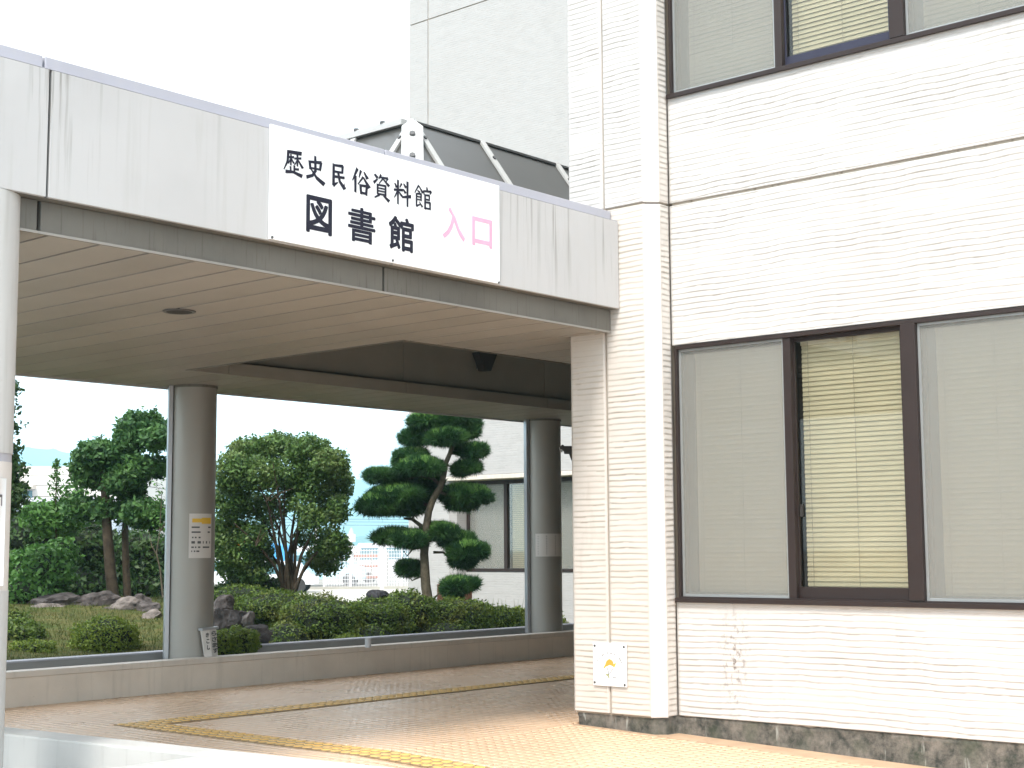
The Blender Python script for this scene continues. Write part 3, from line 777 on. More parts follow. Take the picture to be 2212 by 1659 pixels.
# ------------------------------------------------------------------ lettering
def glyph_mesh(ch, bold=0.):
    cu = bpy.data.curves.new('g', 'FONT'); cu.body = ch; cu.offset = bold; cu.size = 1; cu.resolution_u = 3
    ob = bpy.data.objects.new('g', cu); COL.objects.link(ob)
    dg = bpy.context.evaluated_depsgraph_get(); me = ob.evaluated_get(dg).to_mesh()
    V = np.array([v.co[:] for v in me.vertices]); F = [tuple(p.vertices) for p in me.polygons]
    ob.evaluated_get(dg).to_mesh_clear(); bpy.data.objects.remove(ob); bpy.data.curves.remove(cu)
    return V, F
def glyph(ch, ox, uxd, a0, a1, z0, z1, out, mat, parent, bold=0., name='letter', shear=0.):
    """fit a character into a box on an upright plane; ox: point where a=0, uxd: direction of reading"""
    V, F = glyph_mesh(ch, 0)
    if len(V) == 0: return
    mn, mx = V.min(0), V.max(0); s = (V-mn)/np.maximum(mx-mn, 1e-6)
    b = MB(); ux = Vector(uxd); o = Vector(ox)
    offs = [(0, 0)] if not bold else [(bold*math.cos(t*math.pi/4), bold*math.sin(t*math.pi/4)) for t in range(8)]
    W_, H_ = a1-a0-2*bold, z1-z0-2*bold
    for i, (dx_, dz_) in enumerate(offs):
        b.add([tuple(o+ux*(a0+bold+dx_+W_*p[0])+Vector((0, 0, z0+bold+dz_+H_*p[1]))+Vector(out)*(1+.02*i)) for p in s], F)
    return b.build(name, mat, parent)
sign = thing('signboard', (7.7, 7.89, 3.7), 'white rectangular signboard with black Japanese lettering and faded pink entrance lettering on the canopy fascia', 'sign')
MB().box(6.515, 8.915, 7.878, 7.896, 3.697, 4.512).build('board', MAT['sign_white'], sign, .002)
pl = ((0, 7.878, 0), (1, 0, 0))
GO = (0, -.002, 0)

# brush-like characters of the upper row, drawn as tapering strokes on a 100 x 100 field (y down)
BR = {
 '歴': [((22,14),(88,10),8,10),((25,12),(22,50),8,7),((22,50),(4,84),7,3),((38,22),(38,62),5,5),((28,34),(52,30),5,6),((38,38),(26,58),5,3),((40,38),(52,52),4,6),
        ((70,18),(70,60),6,5),((56,34),(88,28),5,6),((70,38),(56,58),5,3),((72,36),(96,62),4,8),((55,62),(55,86),6,6),((56,74),(76,72),5,6),((36,68),(38,86),6,5),((14,90),(50,86),9,6),((50,86),(92,94),6,10)],
 '史': [((50,4),(52,56),7,8),((52,56),(36,76),8,7),((36,76),(6,86),7,9),((20,26),(24,54),8,7),((22,28),(82,22),6,8),((82,22),(76,50),8,7),((24,50),(76,48),5,5),((28,54),(60,82),4,8),((60,82),(98,98),9,11)],
 '民': [((22,10),(22,92),8,9),((22,14),(78,10),6,8),((78,10),(76,36),8,7),((24,38),(76,36),6,6),((24,58),(88,54),7,7),((50,38),(60,72),7,8),((60,72),(90,96),8,11),((90,96),(88,76),6,2),((22,92),(48,78),10,3)],
 '俗': [((32,6),(6,52),9,3),((22,34),(22,92),8,7),((52,10),(42,36),8,3),((70,12),(88,32),4,10),((64,32),(36,62),6,3),((66,32),(98,64),4,11),((50,62),(54,94),8,7),((50,64),(86,62),6,7),((86,62),(82,94),7,8),((54,90),(82,90),6,6)],
 '資': [((12,6),(26,16),6,9),((8,38),(28,22),9,4),((46,2),(34,20),7,3),((42,12),(84,10),5,7),((84,10),(76,22),7,3),((58,14),(36,38),5,3),((60,18),(90,38),4,9),
        ((28,42),(28,80),7,6),((28,44),(72,42),5,6),((72,42),(72,80),6,7),((28,56),(72,55),4,4),((28,67),(72,66),4,4),((28,79),(72,78),5,5),((38,82),(12,96),6,4),((62,82),(90,98),5,10)],
 '料': [((8,18),(18,32),4,8),((46,14),(36,30),7,3),((26,4),(26,96),7,6),((4,44),(52,38),6,7),((24,46),(6,74),6,3),((28,46),(48,62),4,7),((58,12),(70,24),4,8),((56,34),(68,46),4,8),((50,66),(98,56),5,9),((80,2),(80,98),8,6)],
 '館': [((26,2),(4,36),6,3),((28,4),(48,28),4,8),((20,24),(32,30),4,6),((14,38),(14,90),6,6),((16,38),(40,36),5,6),((40,36),(40,64),6,5),((16,50),(40,49),4,4),((16,62),(40,61),4,4),((14,90),(34,80),7,3),((30,70),(46,88),3,7),
        ((72,2),(74,14),5,7),((54,20),(56,34),7,4),((54,20),(96,16),5,7),((96,16),(90,28),8,3),((62,34),(62,94),7,7),((62,36),(86,34),5,6),((86,34),(86,54),6,5),((62,54),(86,53),5,5),((64,66),(90,64),5,6),((90,64),(90,92),7,6),((64,91),(90,90),5,5)],
}
def brush(ch, a0, a1, z0, z1, mat, parent, wk=1.0):
    b = MB(); i = 0
    for (p, q, w0, w1) in BR[ch]:
        i += 1
        P = Vector((a0+(a1-a0)*p[0]/100, z1-(z1-z0)*p[1]/100)); Q = Vector((a0+(a1-a0)*q[0]/100, z1-(z1-z0)*q[1]/100))
        d = (Q-P).normalized(); n = Vector((-d.y, d.x)); s = (z1-z0)/100*wk
        pts = [P-n*w0*s/2-d*w0*s*.25, P+n*w0*s/2-d*w0*s*.1, Q+n*w1*s/2+d*w1*s*.3, Q-n*w1*s/2+d*w1*s*.1]
        y = 7.878-.002-.00006*i
        k = len(b.v); b.v += [(v.x, y, v.y) for v in pts]; b.f.append((k, k+3, k+2, k+1))
    return b.build('letter', mat, parent)
for ch, a0, a1, z0, z1 in (('歴', 6.625, 6.812, 4.180, 4.372), ('史', 6.835, 7.010, 4.168, 4.368), ('民', 7.065, 7.222, 4.168, 4.358), ('俗', 7.275, 7.455, 4.156, 4.360), ('資', 7.487, 7.675, 4.158, 4.352), ('料', 7.704, 7.892, 4.150, 4.348), ('館', 7.925, 8.120, 4.158, 4.345)):
    brush(ch, a0, a1, z0, z1, MAT['ink'], sign, 1.55)
for ch, a0, a1, z0, z1 in (('図', 6.842, 7.088, 3.800, 4.072), ('書', 7.243, 7.520, 3.800, 4.062), ('館', 7.655, 7.925, 3.798, 4.062)):
    glyph(ch, *pl, a0, a1, z0, z1, GO, MAT['ink'], sign, .005 if ch == '書' else .0075)
for ch, a0, a1, z0, z1 in (('入', 8.24, 8.50, 3.975, 4.232), ('口', 8.582, 8.825, 3.968, 4.205)):
    glyph(ch, *pl, a0, a1, z0, z1, GO, MAT['pink'], sign, .006)
for x_, z_ in ((6.535, 3.71), (8.9, 3.705), (7.7, 3.715)):
    MB().tube([(x_, 7.878, z_), (x_, 7.872, z_)], .010, 8).build('screw', MAT['bolt'], sign)

# plaque on the pier
pq = thing('wall_plaque', (XP-.02, 8.05, .35), 'small square white plaque with an orange emblem screwed to the pier low down', 'plaque')
xq = XP-.024
MB().box(xq, xq+.006, 7.868, 8.238, .352, .728).build('plate', MAT['sign_white'], pq, .002)
def qy(px, py):  # plaque coordinates 0..100 from its left top
    return (xq-.001, 8.238-.37*px/100, .728-.376*py/100)
for px_, py_ in ((6, 8), (93, 8), (5, 93), (94, 95)):
    c = Vector(qy(px_, py_)); MB().tube([c, c-Vector((.005, 0, 0))], .011, 10).build('screw', MAT['bolt'], pq)
def poly_on(pts, mat, name, off=0.):
    b = MB(); b.v = [tuple(Vector(qy(*p))-Vector((off, 0, 0))) for p in pts]; b.f = [tuple(range(len(pts)))]
    return b.build(name, mat, pq)
cap = [(37, 56), (37, 49), (40, 43), (45, 39), (50, 37), (55, 39), (60, 43), (62, 50), (63, 56), (57, 53), (50, 51), (43, 54)]
poly_on(cap, MAT['orange_ink'], 'emblem_cap')
poly_on([(62, 48), (70, 45), (66, 53), (63, 57)], MAT['yellow_ink'], 'emblem_flap')
poly_on([(37, 50), (31, 58), (34, 60), (38, 56)], MAT['yellow_ink'], 'emblem_flap')
poly_on([(42, 58), (44, 58), (49, 75), (47, 75)], MAT['grey_ink'], 'emblem_line')
poly_on([(60, 58), (61, 59), (50, 72), (48, 72)], MAT['grey_ink'], 'emblem_line')
poly_on([(38, 72), (46, 71), (50, 82), (46, 82), (43, 77), (38, 75)], MAT['olive_ink'], 'emblem_knot', .0006)
poly_on([(58, 79), (70, 79), (70, 81), (58, 81)], MAT['grey_ink'], 'emblem_mark')
for i, (a_, s_) in enumerate(((-62, 1), (-52, .8), (-33, 1.3), (-25, .9), (-7, 1.5), (3, .8), (9, .7), (20, 1.2), (47, 1), (55, 1.2), (64, 1))):
    t = math.radians(a_); cx, cy = 50+40*math.sin(t), 60-36*math.cos(t); h = 2.2*s_
    poly_on([(cx-1.2, cy-h), (cx+1.2, cy-h), (cx+1.2, cy+h), (cx-1.2, cy+h)], MAT['grey_ink'], 'arc_mark')

# curved notices on columns
def curved(cx, cy, r, a0, a1, z0, z1, n=8, th=.0):
    V = []; Q = []
    for i in range(n+1):
        a = a0+(a1-a0)*i/n; V += [(cx+r*math.cos(a), cy+r*math.sin(a), z0), (cx+r*math.cos(a), cy+r*math.sin(a), z1)]
    for i in range(n): Q.append((2*i, 2*i+2, 2*i+3, 2*i+1))
    return V, Q
def notice(cx, cy, r, a0, a1, z0, z1, lab, cat, rows, mats):
    a = (a0+a1)/2
    t = thing('notice', (cx+r*math.cos(a), cy+r*math.sin(a), z0), lab, cat)
    V, Q = curved(cx, cy, r+.004, a0, a1, z0, z1); V2, _ = curved(cx, cy, r+.001, a0, a1, z0, z1); n = len(V)
    Q = Q+[tuple(n+i for i in q[::-1]) for q in Q]
    np_obj('sheet', V+V2, Q, MAT['paper'], t, True)
    H = z1-z0; Wd = a1-a0
    for (u0, u1, v0, v1, mk) in rows:
        V, Q = curved(cx, cy, r+.0055, a0+Wd*u0, a0+Wd*u1, z1-H*v1, z1-H*v0, 3)
        np_obj('print', V, Q, MAT[mk], t)
    return t
rws = [(.12, .50, .11, .20, 'yellow_ink'), (.50, .95, .09, .23, 'yellow_ink')]
for v, segs in ((.29, ((.1, .42), (.80, .95))), (.40, ((.1, .46), (.78, .90))), (.52, ((.12, .18), (.23, .30), (.38, .46))), (.62, ((.1, .24), (.34, .48), (.56, .60), (.7, .76), (.88, .92))), (.74, ((.1, .2), (.24, .30), (.36, .46), (.56, .88))), (.83, ((.1, .14), (.2, .26), (.3, .42)))):
    for s0, s1 in segs: rws.append((s0, s1, v, v+.035+.02*(v in (.62,)), 'grey_ink'))
# angles measured so the sheet wraps to the right of each shaft
notice(10.70, 14.27, .255, math.radians(-136), math.radians(-72), 1.475, 1.985, 'paper notice with a yellow heading on the left rear column', 'notice', rws, None)
rws2 = [(.08, .92, .10+.11*k, .125+.11*k, 'grey_ink') for k in range(8)]
notice(17.13, 14.27, .255, math.radians(-172), math.radians(-64), 1.445, 1.78, 'pale square paper notice in dense small print on the right rear column', 'notice', rws2, None)
tn = thing('notice', (4.3, 7.9, 1.33), 'white framed notice on the front column at the left edge of the picture', 'notice')
V, Q = curved(4.485, 8.15, .252, math.radians(-150), math.radians(-64), 1.36, 1.98)
V2, _ = curved(4.485, 8.15, .262, math.radians(-150), math.radians(-64), 1.36, 1.98); n = len(V)
Q2 = [tuple(q[::-1]) for q in Q]+[tuple(n+i for i in q) for q in Q]+[(n-2, 2*n-2, 2*n-1, n-1)]+[(2*i+1, 2*i+3, n+2*i+3, n+2*i+1) for i in range(8)]
np_obj('sheet', V+V2, Q2, MAT['sign_white'], tn)
V, Q = curved(4.485, 8.15, .2635, math.radians(-84), math.radians(-72), 1.87, 1.885); np_obj('print', V, Q, MAT['grey_ink'], tn)
V, Q = curved(4.485, 8.15, .2635, math.radians(-73), math.radians(-71.5), 1.82, 1.885); np_obj('print', V, Q, MAT['grey_ink'], tn)

# leaning folded sign at the column foot
fs = thing('folded_sign', (10.72, 13.93, .353), 'small grey folded sign with hand-lettered characters leaning at the foot of the left rear column', 'sign')
MB().hexa([(10.66, 13.95, .353), (10.735, 13.915, .353), (10.74, 13.935, .353), (10.665, 13.97, .353)], [(10.60, 13.95, .650), (10.69, 13.915, .660), (10.695, 13.935, .660), (10.605, 13.97, .650)]).build('side_board', MAT['paper'], fs)
MB().hexa([(10.735, 13.915, .353), (10.835, 13.935, .353), (10.83, 13.955, .353), (10.74, 13.935, .353)], [(10.69, 13.915, .660), (10.805, 13.935, .665), (10.80, 13.955, .665), (10.695, 13.935, .660)]).build('front_board', MAT['paper'], fs)
MB().hexa([(10.585, 13.90, .652), (10.815, 13.90, .666), (10.815, 13.98, .666), (10.585, 13.98, .652)], [(10.585, 13.90, .676), (10.815, 13.90, .69), (10.815, 13.98, .69), (10.585, 13.98, .676)]).build('top_cap', MAT['channel'], fs)
for ch, a0, z0 in (('ら', 10.715, .588), ('さ', 10.723, .520), ('ま', 10.732, .455), ('す', 10.742, .392)):
    glyph(ch, (0, 13.915, 0), (1, 0, 0), a0, a0+.072, z0, z0+.058, (0, -.008, 0), MAT['grey_ink'], fs, .003)
for ch, a0, z0 in (('き', 10.632, .575), ('こ', 10.642, .505), ('し', 10.652, .435)):
    glyph(ch, (0, 13.905, 0), (1, 0, 0), a0, a0+.045, z0, z0+.052, (0, -.004, 0), MAT['grey_ink'], fs, .003)

# flood lamp on the well lining, security camera on the pier's far side
ll = thing('flood_lamp', (14.4, 13.0, 3.9), 'dark tapered flood lamp fixed high inside the ceiling well', 'lamp')
MB().hexa([(14.33, 12.94, 3.88), (14.47, 12.94, 3.89), (14.47, 13.05, 3.89), (14.33, 13.05, 3.88)], [(14.21, 12.92, 4.12), (14.57, 12.92, 4.12), (14.57, 13.06, 4.12), (14.21, 13.06, 4.12)]).build('housing', MAT['dark'], ll, .01)
MB().box(14.34, 14.46, 13.05, 13.10, 3.92, 4.08).build('bracket', MAT['bolt'], ll)
cc = thing('security_camera', (10.9, 8.6, 2.1), 'black security camera on a bracket at the left edge of the corner pier', 'camera')
c0 = at(1225, 972, 14.0); c1 = at(1240, 966, 13.9)
MB().bar(c0-r2*.012+u2*.0, c0-r2*.06+u2*.035, .05, .045).build('camera_body', MAT['dark'], cc, .008)
MB().bar(c0-r2*.066+u2*.028, c0-r2*.05-u2*.02, .05, .006).build('hood', MAT['frame_grey'], cc)
MB().bar(c0-r2*.03, c0+r2*.09, .05, .075).build('arm', MAT['dark'], cc, .01)
MB().hexa([c0+r2*.015-u2*.03, c0+r2*.10-u2*.03, c0+r2*.10-u2*.03+vd*.04, c0+r2*.015-u2*.03+vd*.04], [c0+r2*.07-u2*.17, c0+r2*.10-u2*.17, c0+r2*.10-u2*.17+vd*.04, c0+r2*.07-u2*.17+vd*.04]).build('bracket', MAT['dark'], cc, .004)

# ------------------------------------------------------------------ far wing
XB = 24.0; YB = 24.03
fw = thing('library_tower', (XB, 20, 0), 'tall pale ribbed concrete wing behind the canopy with a dark window at its foot', 'building')
cols_y = [24.03, 23.40, 13.5, 8.4]; rows_z = [3.16, 4.62, 9.1, 13.85, 18.4]
for ya, yb_ in zip(cols_y[:-1], cols_y[1:]):
    for za, zb_ in zip(rows_z[:-1], rows_z[1:]):
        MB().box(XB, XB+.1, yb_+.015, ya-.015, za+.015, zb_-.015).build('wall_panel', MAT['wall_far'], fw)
MB().box(XB+.02, XB+10, 8.4, 24.0, 3.165, 18.3).build('core', MAT['joint'], fw)
MB().box(XB+.62, XB+10, 8.4, 22.6, -.4, 3.165).build('core', MAT['room'], fw)
MB().box(XB, XB+.1, 23.42, YB-.015, -.1, 3.16).build('wall_panel', MAT['wall_far'], fw)
MB().prism([(XB, 23.41), (XB, 22.75), (XB+.12, 22.62), (XB+.55, 22.62), (XB+.55, 23.41)], -.1, 3.16).build('pier', MAT['wall_far'], fw)
MB().box(XB+.1, XB+10, 23.42, YB-.02, -.1, 3.16).build('pier_core', MAT['wall_plain'], fw)
MB().box(XB-.06, XB+.5, 8.4, 22.8, 3.07, 3.163).build('window_hood', MAT['coping_stone'], fw, .01)
MB().box(XB+.40, XB+.6, 8.4, 22.61, -.1, 1.07).build('lower_wall', MAT['wall_far'], fw)
fwin = bpy.data.objects.new('window', None); link(fwin, fw, (XB+.45, 20, 1.1)); fwin['label'] = 'dark framed recessed window with cream blinds behind the pine'
xw = XB+.42
f = MB(); f.box(xw-.03, xw+.1, 8.5, 22.58, 1.072, 1.14); f.box(xw-.03, xw+.1, 8.5, 22.58, 2.98, 3.06); f.box(xw-.03, xw+.1, 22.50, 22.58, 1.14, 2.98)
f.build('frame', MAT['frame'], fwin)
yc = 22.5
for k in range(13):
    w_ = 1.02; a, b = yc-w_, yc
    MB().box(xw-.02, xw+.09, a-.09, a, 1.14, 2.98).build('mullion', MAT['frame'], fwin)
    MB().box(xw+.02, xw+.026, a, b, 1.14, 2.98).build('pane', MAT['glass'], fwin)
    if k % 2 == 0: MB().box(xw+.0, xw+.003, a, b, 1.14, 2.98).build('insect_screen', MAT['screen'], fwin)
    bl = MB()
    for i in range(43): bl.bar((xw+.13, a+.03, 1.17+i*.042), (xw+.13, b-.03, 1.17+i*.042), .004, .037, (-.35, 0, 1))
    tag(bl.build('blind', MAT['slat'], fwin), kind='stuff'); yc = a-.09

# ------------------------------------------------------------------ vegetation
def leaves(points, normals, size, rs, aspect=.55, jitter=.8):
    n = len(points); nr = normals+rs.normal(0, jitter, (n, 3)); nr /= np.linalg.norm(nr, axis=1)[:, None]+1e-9
    a = np.cross(nr, rs.normal(0, 1, (n, 3))); a /= np.linalg.norm(a, axis=1)[:, None]+1e-9
    b = np.cross(nr, a); s = size*rs.uniform(.6, 1.35, (n, 1))
    P = np.stack([points-a*s*.5, points-b*s*.5*aspect+nr*s*.06, points+a*s*.5, points+b*s*.5*aspect+nr*s*.06], 1)
    return P.reshape(-1, 3), np.arange(4*n).reshape(n, 4)
def ell_points(c, r, n, rs, lo=.62, zmin=-1.):
    d = rs.normal(0, 1, (n*2, 3)); d /= np.linalg.norm(d, axis=1)[:, None]
    d = d[d[:, 2] > zmin][:n]; rr = rs.uniform(lo**3, 1.0, (len(d), 1))**(1/3)
    lump = 1+.10*np.sin(d[:, :1]*7+c[0]*3)*np.sin(d[:, 1:2]*6+c[1]*5)+.07*np.sin(d[:, 2:3]*9+c[2]*7)
    return np.array(c)+d*rr*lump*np.array(r), d/np.array(r)*min(r)
def ellipsoid(mb, c, r, n=10, m=7):
    base = len(mb.v)
    for j in range(m+1):
        ph = math.pi*j/m
        for i in range(n):
            t = 6.2832*i/n; mb.v.append((c[0]+r[0]*math.sin(ph)*math.cos(t), c[1]+r[1]*math.sin(ph)*math.sin(t), c[2]+r[2]*math.cos(ph)))
    for j in range(m):
        for i in range(n): i2 = (i+1) % n; mb.f.append((base+j*n+i, base+(j+1)*n+i, base+(j+1)*n+i2, base+j*n+i2))
def mass(name, parent, blobs, mat, size, seed, lo=.6, aspect=.55, core=.72, zmin=-1., jitter=.8):
    rs = np.random.RandomState(seed); Ps = []; Qs = []; k = 0
    for c, r, n in blobs:
        p, nn = ell_points(c, r, n, rs, lo, zmin); p = p+rs.normal(0, size*.35, p.shape); v, q = leaves(p, nn, size, rs, aspect, jitter)
        Ps.append(v); Qs.append(q+k); k += len(v)
    o = np_obj(name, np.vstack(Ps), np.vstack(Qs), mat, parent)
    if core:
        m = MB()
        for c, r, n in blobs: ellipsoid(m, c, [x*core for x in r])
        tag(m.build('dark_core', MAT['core'], parent), kind='stuff')  # solid dark ellipsoids inside the leaves, so the mass isn't see-through
    return o
S = 1/F_PX
def blob(px, py, dep, rx, ry, n, thick=None):
    """ellipsoid seen at this direction and distance, radii in picture points at that distance"""
    c = at(px, py, dep); a = rx*dep*S; b = ry*dep*S; t = thick if thick else a
    # near-round in plan
    return (tuple(c), (max(a, .02), max((a+t)/2, .02), max(b, .02)), n)

# garden soil and lawn: gentle mound
def lawn_z(x, y):
    dp = x*math.cos(YAW)+y*math.sin(YAW); lt = (x*math.sin(YAW)-y*math.cos(YAW))/dp*F_PX+PW/2
    f = min(1, max(0, (lt-500)/190)); f = f*f*(3-2*f)
    sy = min(6.0, max(0, y-14.8)); k = .30+.078*sy
    return k*(1-f)+.06*f+.025*math.sin(x*2.3)*math.sin(y*2.1)
X = np.linspace(2, 23.9, 74); Y = np.linspace(14.82, 30, 52)
V = [(x, y, lawn_z(x, y) if y < 27 else .02) for y in Y for x in X]; nx = len(X)
Q = [(j*nx+i, j*nx+i+1, (j+1)*nx+i+1, (j+1)*nx+i) for j in range(len(Y)-1) for i in range(nx-1)]
lawn = tag(np_obj('garden_lawn', V, Q, MAT['lawn'], None, True), kind='structure')
rs = np.random.RandomState(3); n = 26000
gx = rs.uniform(7.5, 16, n); gy = rs.uniform(14.9, 21.5, n); gz = np.array([lawn_z(a, b) for a, b in zip(gx, gy)])
h = rs.uniform(.02, .07, n)[:, None]; base = np.stack([gx, gy, gz-.005], 1)
th = rs.uniform(0, 6.28, n); sdv_ = np.stack([np.cos(th), np.sin(th), np.zeros(n)], 1)*.006
tip = base+np.concatenate([rs.normal(0, .02, (n, 2)), h], 1)
V = np.stack([base-sdv_, base+sdv_, tip], 1).reshape(-1, 3)
tag(np_obj('lawn_grass', V, np.arange(3*n).reshape(n, 3), MAT['grassblade']), 'short olive and straw coloured grass on the garden mound', 'grass', kind='stuff')

# azaleas and hedges
def bush(name, lab, cat, blobs, mat, size, seed, group=None, lo=.72, core=.86):
    c = blobs[0][0]; t = thing(name, (c[0], c[1], c[2]-blobs[0][1][2]), lab, cat, group)
    mass('foliage', t, blobs, mat, size, seed, lo, .5, core, -1., .9); return t
G1 = 'clipped azaleas in the garden'
bush('azalea_bush', 'small round olive green azalea on the grass left of the left rear column', 'bush', [blob(228, 1382, 18.3, 72, 52, 7800)], MAT['azalea_y'], .042, 11, G1)
bush('azalea_bush', 'low azalea clump on the grass beside the front column', 'bush', [blob(40, 1385, 18.6, 62, 46, 5250), blob(10, 1360, 19.5, 60, 50, 3750)], MAT['azalea'], .055, 12, G1)
bush('azalea_bush', 'lowest bright green azalea clump in front of the kerb at far left', 'bush', [blob(68, 1408, 17.7, 52, 26, 3900)], MAT['azalea_y'], .042, 13, G1)
bush('azalea_bush', 'yellow green azalea in front of the rocks just right of the left rear column', 'bush', [blob(510, 1388, 18.0, 52, 34, 4800), blob(470, 1395, 17.8, 40, 30, 2700)], MAT['azalea_y'], .042, 14, G1)
bush('azalea_bush', 'broad clipped azalea below the round tree', 'bush', [blob(600, 1312, 22.5, 105, 36, 9000), blob(690, 1345, 22.0, 105, 62, 12750), blob(520, 1290, 23.5, 75, 25, 3750), blob(620, 1390, 21.4, 60, 50, 2250)], MAT['azalea'], .048, 15, G1)
bush('azalea_bush', 'rounded clipped azalea in the middle, left of the pine trunk', 'bush', [blob(805, 1345, 22.4, 85, 55, 11250), blob(880, 1325, 23.2, 68, 52, 6750), blob(800, 1385, 21.9, 60, 40, 1800)], MAT['azalea'], .048, 16, G1)
bush('azalea_bush', 'dark clipped azalea right of the pine trunk', 'bush', [blob(985, 1340, 23.8, 98, 50, 13500), blob(1080, 1345, 24.4, 50, 38, 5250), blob(950, 1375, 23.2, 80, 36, 2700)], MAT['azalea'], .048, 17, G1)
bush('azalea_bush', 'bright green sprouting azalea beside the right rear column', 'bush', [blob(1118, 1340, 24.8, 34, 30, 3900), blob(1170, 1350, 25.2, 60, 30, 3600)], MAT['azalea_y'], .048, 18, G1)
bush('azalea_bush', 'small yellow green tuft in front of the clipped azaleas beside the kerb', 'bush', [blob(755, 1388, 21.2, 34, 18, 2250)], MAT['azalea_y'], .045, 19, G1)
bush('low_shrub', 'dark leafy shrub under the round tree', 'shrub', [blob(545, 1270, 25.5, 70, 24, 3500), blob(500, 1290, 25.0, 60, 28, 2200)], MAT['leaf_dark'], .08, 20)
bush('leafy_shrub', 'bright green leafy shrub at far left in front of the hedge', 'shrub', [blob(88, 1240, 23.5, 72, 62, 4500), blob(60, 1285, 23.2, 70, 45, 2500), blob(130, 1200, 24, 40, 34, 1200)], MAT['leaf_bright'], .10, 21, None, .6)
bush('garden_hedge', 'tall dark green hedge behind the pruned tree', 'hedge', [blob(70, 1165, 27, 95, 60, 5000), blob(190, 1195, 27, 90, 75, 5500), blob(300, 1215, 27, 90, 72, 5500), blob(150, 1270, 26.5, 130, 55, 4500), blob(330, 1270, 26.8, 90, 50, 3500)], MAT['leaf_dark'], .11, 22, None, .6, .88)
bush('tall_shrub', 'loose pale green shrub with upright shoots left of the pruned tree', 'shrub', [blob(120, 1120, 25.5, 70, 42, 1800), blob(85, 1110, 25.3, 40, 30, 700), blob(160, 1085, 25.5, 30, 45, 450)], MAT['leaf_bright'], .10, 23, None, .35, .3)

# thin sapling shoot
sg = thing('sapling', at(122, 1180, 25.2), 'thin upright sapling shoot with small leaves in front of the pale building', 'sapling')
MB().tube([at(122, 1180, 25.2), at(120, 1090, 25.2), at(124, 990, 25.2)], [.02, .014, .004], 5).build('stem', MAT['bark'], sg)
rs = np.random.RandomState(31); P_, N_ = [], []
for i in range(420):
    t = rs.uniform(0, 1)**1.1; c = at(122+rs.normal(0, 1)*(13*(1-t)+3), 1150-158*t, 25.2); P_.append(tuple(c)); N_.append((rs.normal(), rs.normal(), 1))
v, q = leaves(np.array(P_), np.array(N_, dtype=float), .085, rs, .4, .6); np_obj('leaves', v, q, MAT['leaf_bright'], sg)

# tree trunk helper
def limb(mb, pts, r0, r1, n=8):
    k = len(pts); mb.tube(pts, [r0+(r1-r0)*i/(k-1) for i in range(k)], n)

# pruned broadleaf tree
pt = thing('pruned_tree', at(245, 1290, 24), 'cloud pruned broadleaf tree with two trunks left of the left rear column', 'tree')
tk = MB()
limb(tk, [at(246, 1298, 24), at(238, 1230, 24), at(232, 1150, 24), at(228, 1080, 24), at(224, 1020, 24), at(218, 985, 24)], .10, .05, 10)
limb(tk, [at(276, 1298, 24.2), at(272, 1220, 24.2), at(270, 1150, 24.2), at(274, 1080, 24.2), at(284, 1010, 24.2), at(296, 950, 24.2)], .065, .035)
limb(tk, [at(230, 1110, 24), at(205, 1095, 24), at(185, 1100, 24)], .04, .02, 6)
limb(tk, [at(226, 1050, 24), at(196, 1040, 24), at(176, 1025, 24)], .035, .015, 6)
limb(tk, [at(273, 1120, 24.2), at(305, 1115, 24.2), at(330, 1105, 24.2)], .04, .02, 6)
limb(tk, [at(282, 1020, 24.2), at(315, 1010, 24.2), at(340, 1005, 24.2)], .04, .02, 6)
tk.build('trunk', MAT['bark'], pt, 0, True)
bl = []
for (x, y, rx_, ry_, n) in ((308, 925, 52, 30, 2600), (335, 948, 34, 24, 1000), (282, 950, 34, 34, 1400), (262, 985, 36, 34, 1500), (215, 980, 46, 28, 2000), (185, 1008, 32, 38, 1600), (215, 1030, 46, 26, 1600), (250, 1040, 26, 30, 700),
    (322, 1010, 44, 20, 1300), (290, 1020, 30, 34, 1200), (284, 1065, 28, 38, 1300), (186, 1098, 44, 22, 1500), (225, 1100, 30, 20, 700), (310, 1108, 42, 28, 1700), (280, 1105, 34, 24, 900), (330, 1128, 26, 18, 500)):
    bl.append(blob(x, y, 24+RND.uniform(-.3, .3), rx_, ry_, n))
bl = [(c, (r[0]*1.06, r[1]*1.06, r[2]*1.1), n) for c, r, n in bl]
mass('crown', pt, bl, MAT['leaf_pruned'], .10, 41, .2, .5, .0, -1, 1.1)
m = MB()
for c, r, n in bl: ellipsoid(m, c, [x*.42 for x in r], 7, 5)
tag(m.build('dark_core', MAT['core'], pt), kind='stuff')  # solid dark ellipsoids filling the inside of the crown
rs = np.random.RandomState(43); P_ = []
for i in range(46):                                     # wispy shoots over the outline
    x, y = RND.choice([(308, 900), (340, 905), (285, 925), (215, 955), (185, 970), (330, 895), (350, 940)])
    a = RND.uniform(-2.6, -.5); L = RND.uniform(10, 26)
    for k in range(7): P_.append(tuple(at(x+RND.uniform(-18, 18)*(k == 0)+math.cos(a)*L*k/7+rs.normal(0, 1.6), y+math.sin(a)*L*k/7+rs.normal(0, 1.6), 24)))
v, q = leaves(np.array(P_), np.tile([0, 0, 1.], (len(P_), 1)), .065, rs, .5, .8); tag(np_obj('shoots', v, q, MAT['leaf_pruned'], pt), kind='stuff')

